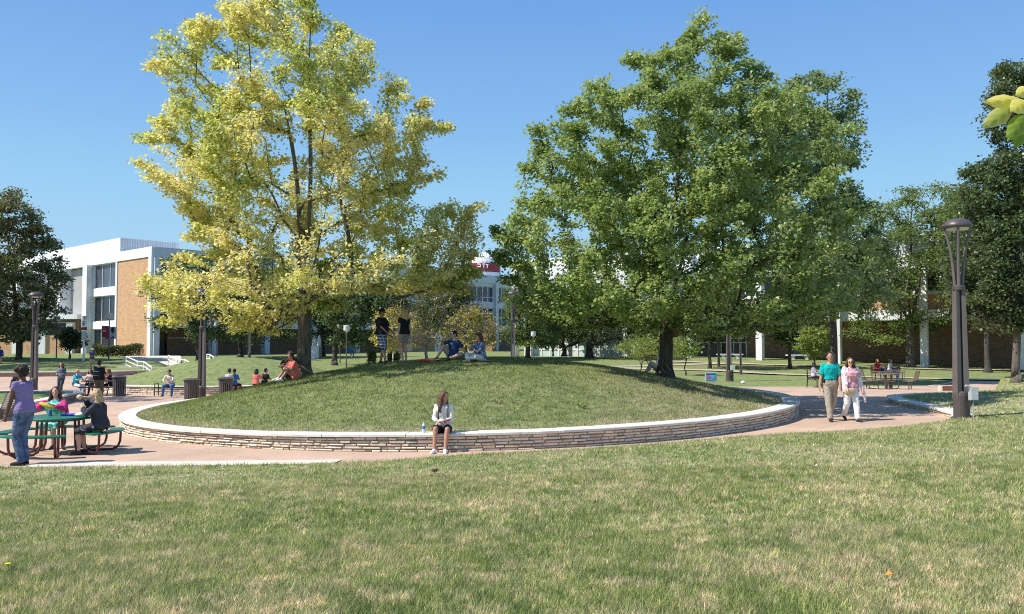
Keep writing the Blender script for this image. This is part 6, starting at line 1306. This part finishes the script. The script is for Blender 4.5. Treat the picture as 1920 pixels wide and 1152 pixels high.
far('boy in a blue tee sitting right of the person in the grey tee', 441, 41.4, 170, 1.68, **SITB, lean=.1, LH=(.1, -.3, .8), RH=(-.1, -.3, .8), skin='mid', hair='black', top=cloth('bright blue tee', (.02, .14, .42)), sleeve=.8, bottom=BLK, shoes=DKSHOE)
far('girl in a coral top with a long black ponytail sitting behind the mound edge', 482, 41.3, 165, 1.64, **SITB, lean=.12, head=(-20, 0), LH=(.1, -.3, .8), RH=(-.3, -.3, .7), skin='mid', hair='black', style='long', top=cloth('coral top', (.68, .17, .16)), sleeve=.8, bottom=BLK, shoes=DKSHOE)
far('person in a black tee sitting right of the girl with the long black ponytail', 499, 41.6, 150, 1.68, **SITB, lean=.12, head=(-30, 5), LH=(.1, -.3, .8), RH=(-.1, -.3, .8), skin='mid', hair='black', style='short', top=cloth('black crew tee', (.015, .016, .02)), sleeve=.8, bottom=BLK, shoes=DKSHOE)
far('person in tan trousers and white cap walking on the lawn before the hedge', 174, 62, 60, 1.74, skin='tan', hair='dark', top=cloth('navy and white top', (.08, .09, .15)), sleeve=.8, bottom=cloth('tan chinos', (.5, .37, .2)), shoes=WSHOE, LF=(.05, -.2, .085), RF=(-.05, .25, .12), LH=(.1, -.3, 1.25), RH=(-.1, -.3, 1.2), hat=WHT)
far('dark haired person in black sitting low on the shaded lawn behind the lilac woman', 34, 48, 10, 1.7, pel=(0, 0, .13), LF=(.1, -.5, .08), RF=(-.1, -.5, .08), LK=(.1, -.4, 1), RK=(-.1, -.4, 1), skin='brown', hair='black', top=cloth('black hoodie', (.015, .015, .018)), sleeve=1.8, bottom=BLK, shoes=DKSHOE)
far('person in a blue jacket cut off by the left edge of the view', 1, 66, 20, 1.74, skin='tan', hair='dark', top=cloth('royal blue jacket', (.02, .04, .2)), sleeve=1.8, bottom=cloth('orange tan trousers', (.5, .3, .16)), shoes=DKSHOE)
LILP = pattern_mat('lilac print blouse', (.55, .47, .58), (.3, .25, .36), 16, th=.6)
far('person with black hair and lilac print blouse sitting sideways behind the man in teal', 1526, 43.4, 60, 1.64, **SITB, lean=.05, LH=(.1, -.3, .7), RH=(-.1, -.3, .7), skin='brown', hair='black', style='mid', top=LILP, sleeve=1.6, bottom=BLK, shoes=DKSHOE)
far('girl in a red tee sitting on the left of the far brown bench', 1644, 51.9, 20, 1.62, **SITB, lean=.05, LH=(.2, -.35, .75), RH=(-.1, -.2, .7), skin='light', hair='auburn', style='mid', top=cloth('red tee', (.6, .03, .03)), sleeve=.8, bottom=cloth('red shorts', (.4, .04, .04)), leg=.5, shoes=WSHOE)
far('girl in white top and blue jeans on the right of the far brown bench', 1668, 51.9, 55, 1.62, **SITB, lean=.1, LH=(.1, -.35, .75), RH=(-.1, -.35, .75), skin='light', hair='brown', style='bun', top=cloth('white tank', (.75, .73, .7)), sleeve=.1, bottom=cloth('light jeans', (.16, .28, .45), .2), shoes=WSHOE)
x = xat(1655, 51.8); r = empty('shoulder_bag', (x, 51.75, H(x, 51.8) + .47), 'dark bag standing between the two girls on the far bench', 'bag'); m = MB(); m.loft([ring(V3((0, 0, z)), V3((1, 0, 0)), V3((0, 1, 0)), a, b, 14, 3) for z, a, b in ((0, .2, .1), (.2, .22, .12), (.32, .14, .06))]); m.build('bag_body', NAVY, r, smooth=True); m = MB(); m.tube([(-.12, 0, .3), (-.06, 0, .42), (.06, 0, .42), (.12, 0, .3)], .012, 6); m.build('handle', BLK, r)
far('person in dark clothes sitting on the shaded bench right of the nearest lamp', 1856, 71.8, 20, 1.72, **SITB, LH=(.1, -.3, .7), RH=(-.1, -.3, .7), skin='mid', hair='black', top=cloth('dark red brown top', (.06, .025, .03)), sleeve=1.6, bottom=cloth('dark slate trousers', (.04, .05, .07)), shoes=DKSHOE)
far('distant walker in black crossing before the pale glass wall', 1037, 82, -30, 1.74, skin='mid', hair='black', top=cloth('black coat', (.02, .02, .03)), sleeve=1.8, bottom=BLK, shoes=DKSHOE, LF=(.05, -.2, .085), RF=(-.05, .22, .11))
far('distant person in a bright blue top near the glass doors behind the mound', 657, 80, 40, 1.74, pel=(0, .05, .56), LF=(.12, -.42, .09), RF=(-.12, -.4, .09), LK=(.1, -1, .6), RK=(-.1, -1, .6), skin='tan', hair='dark', top=cloth('azure top', (.03, .18, .5)), sleeve=1.6, bottom=cloth('slate jeans', (.12, .17, .26)), shoes=WSHOE)
p = gp(1236, 27.6); person('person in white leaning out from behind the green maple trunk', (p[0] - .05, p[1], p[2]), R(-80), 1.66, pel=(0, .1, .14), lean=-.05, LH=(.12, -.4, .55), RH=(-.1, -.4, .5), LF=(.12, -.5, .08), RF=(-.1, -.45, .08), LK=(.1, -.4, 1), RK=(-.1, -.4, 1), skin='light', hair='blond', style='mid', top=WHT, sleeve=.8, bottom=cloth('off white shorts', (.6, .58, .55)), leg=1.0, shoes=WSHOE, vox=.013)
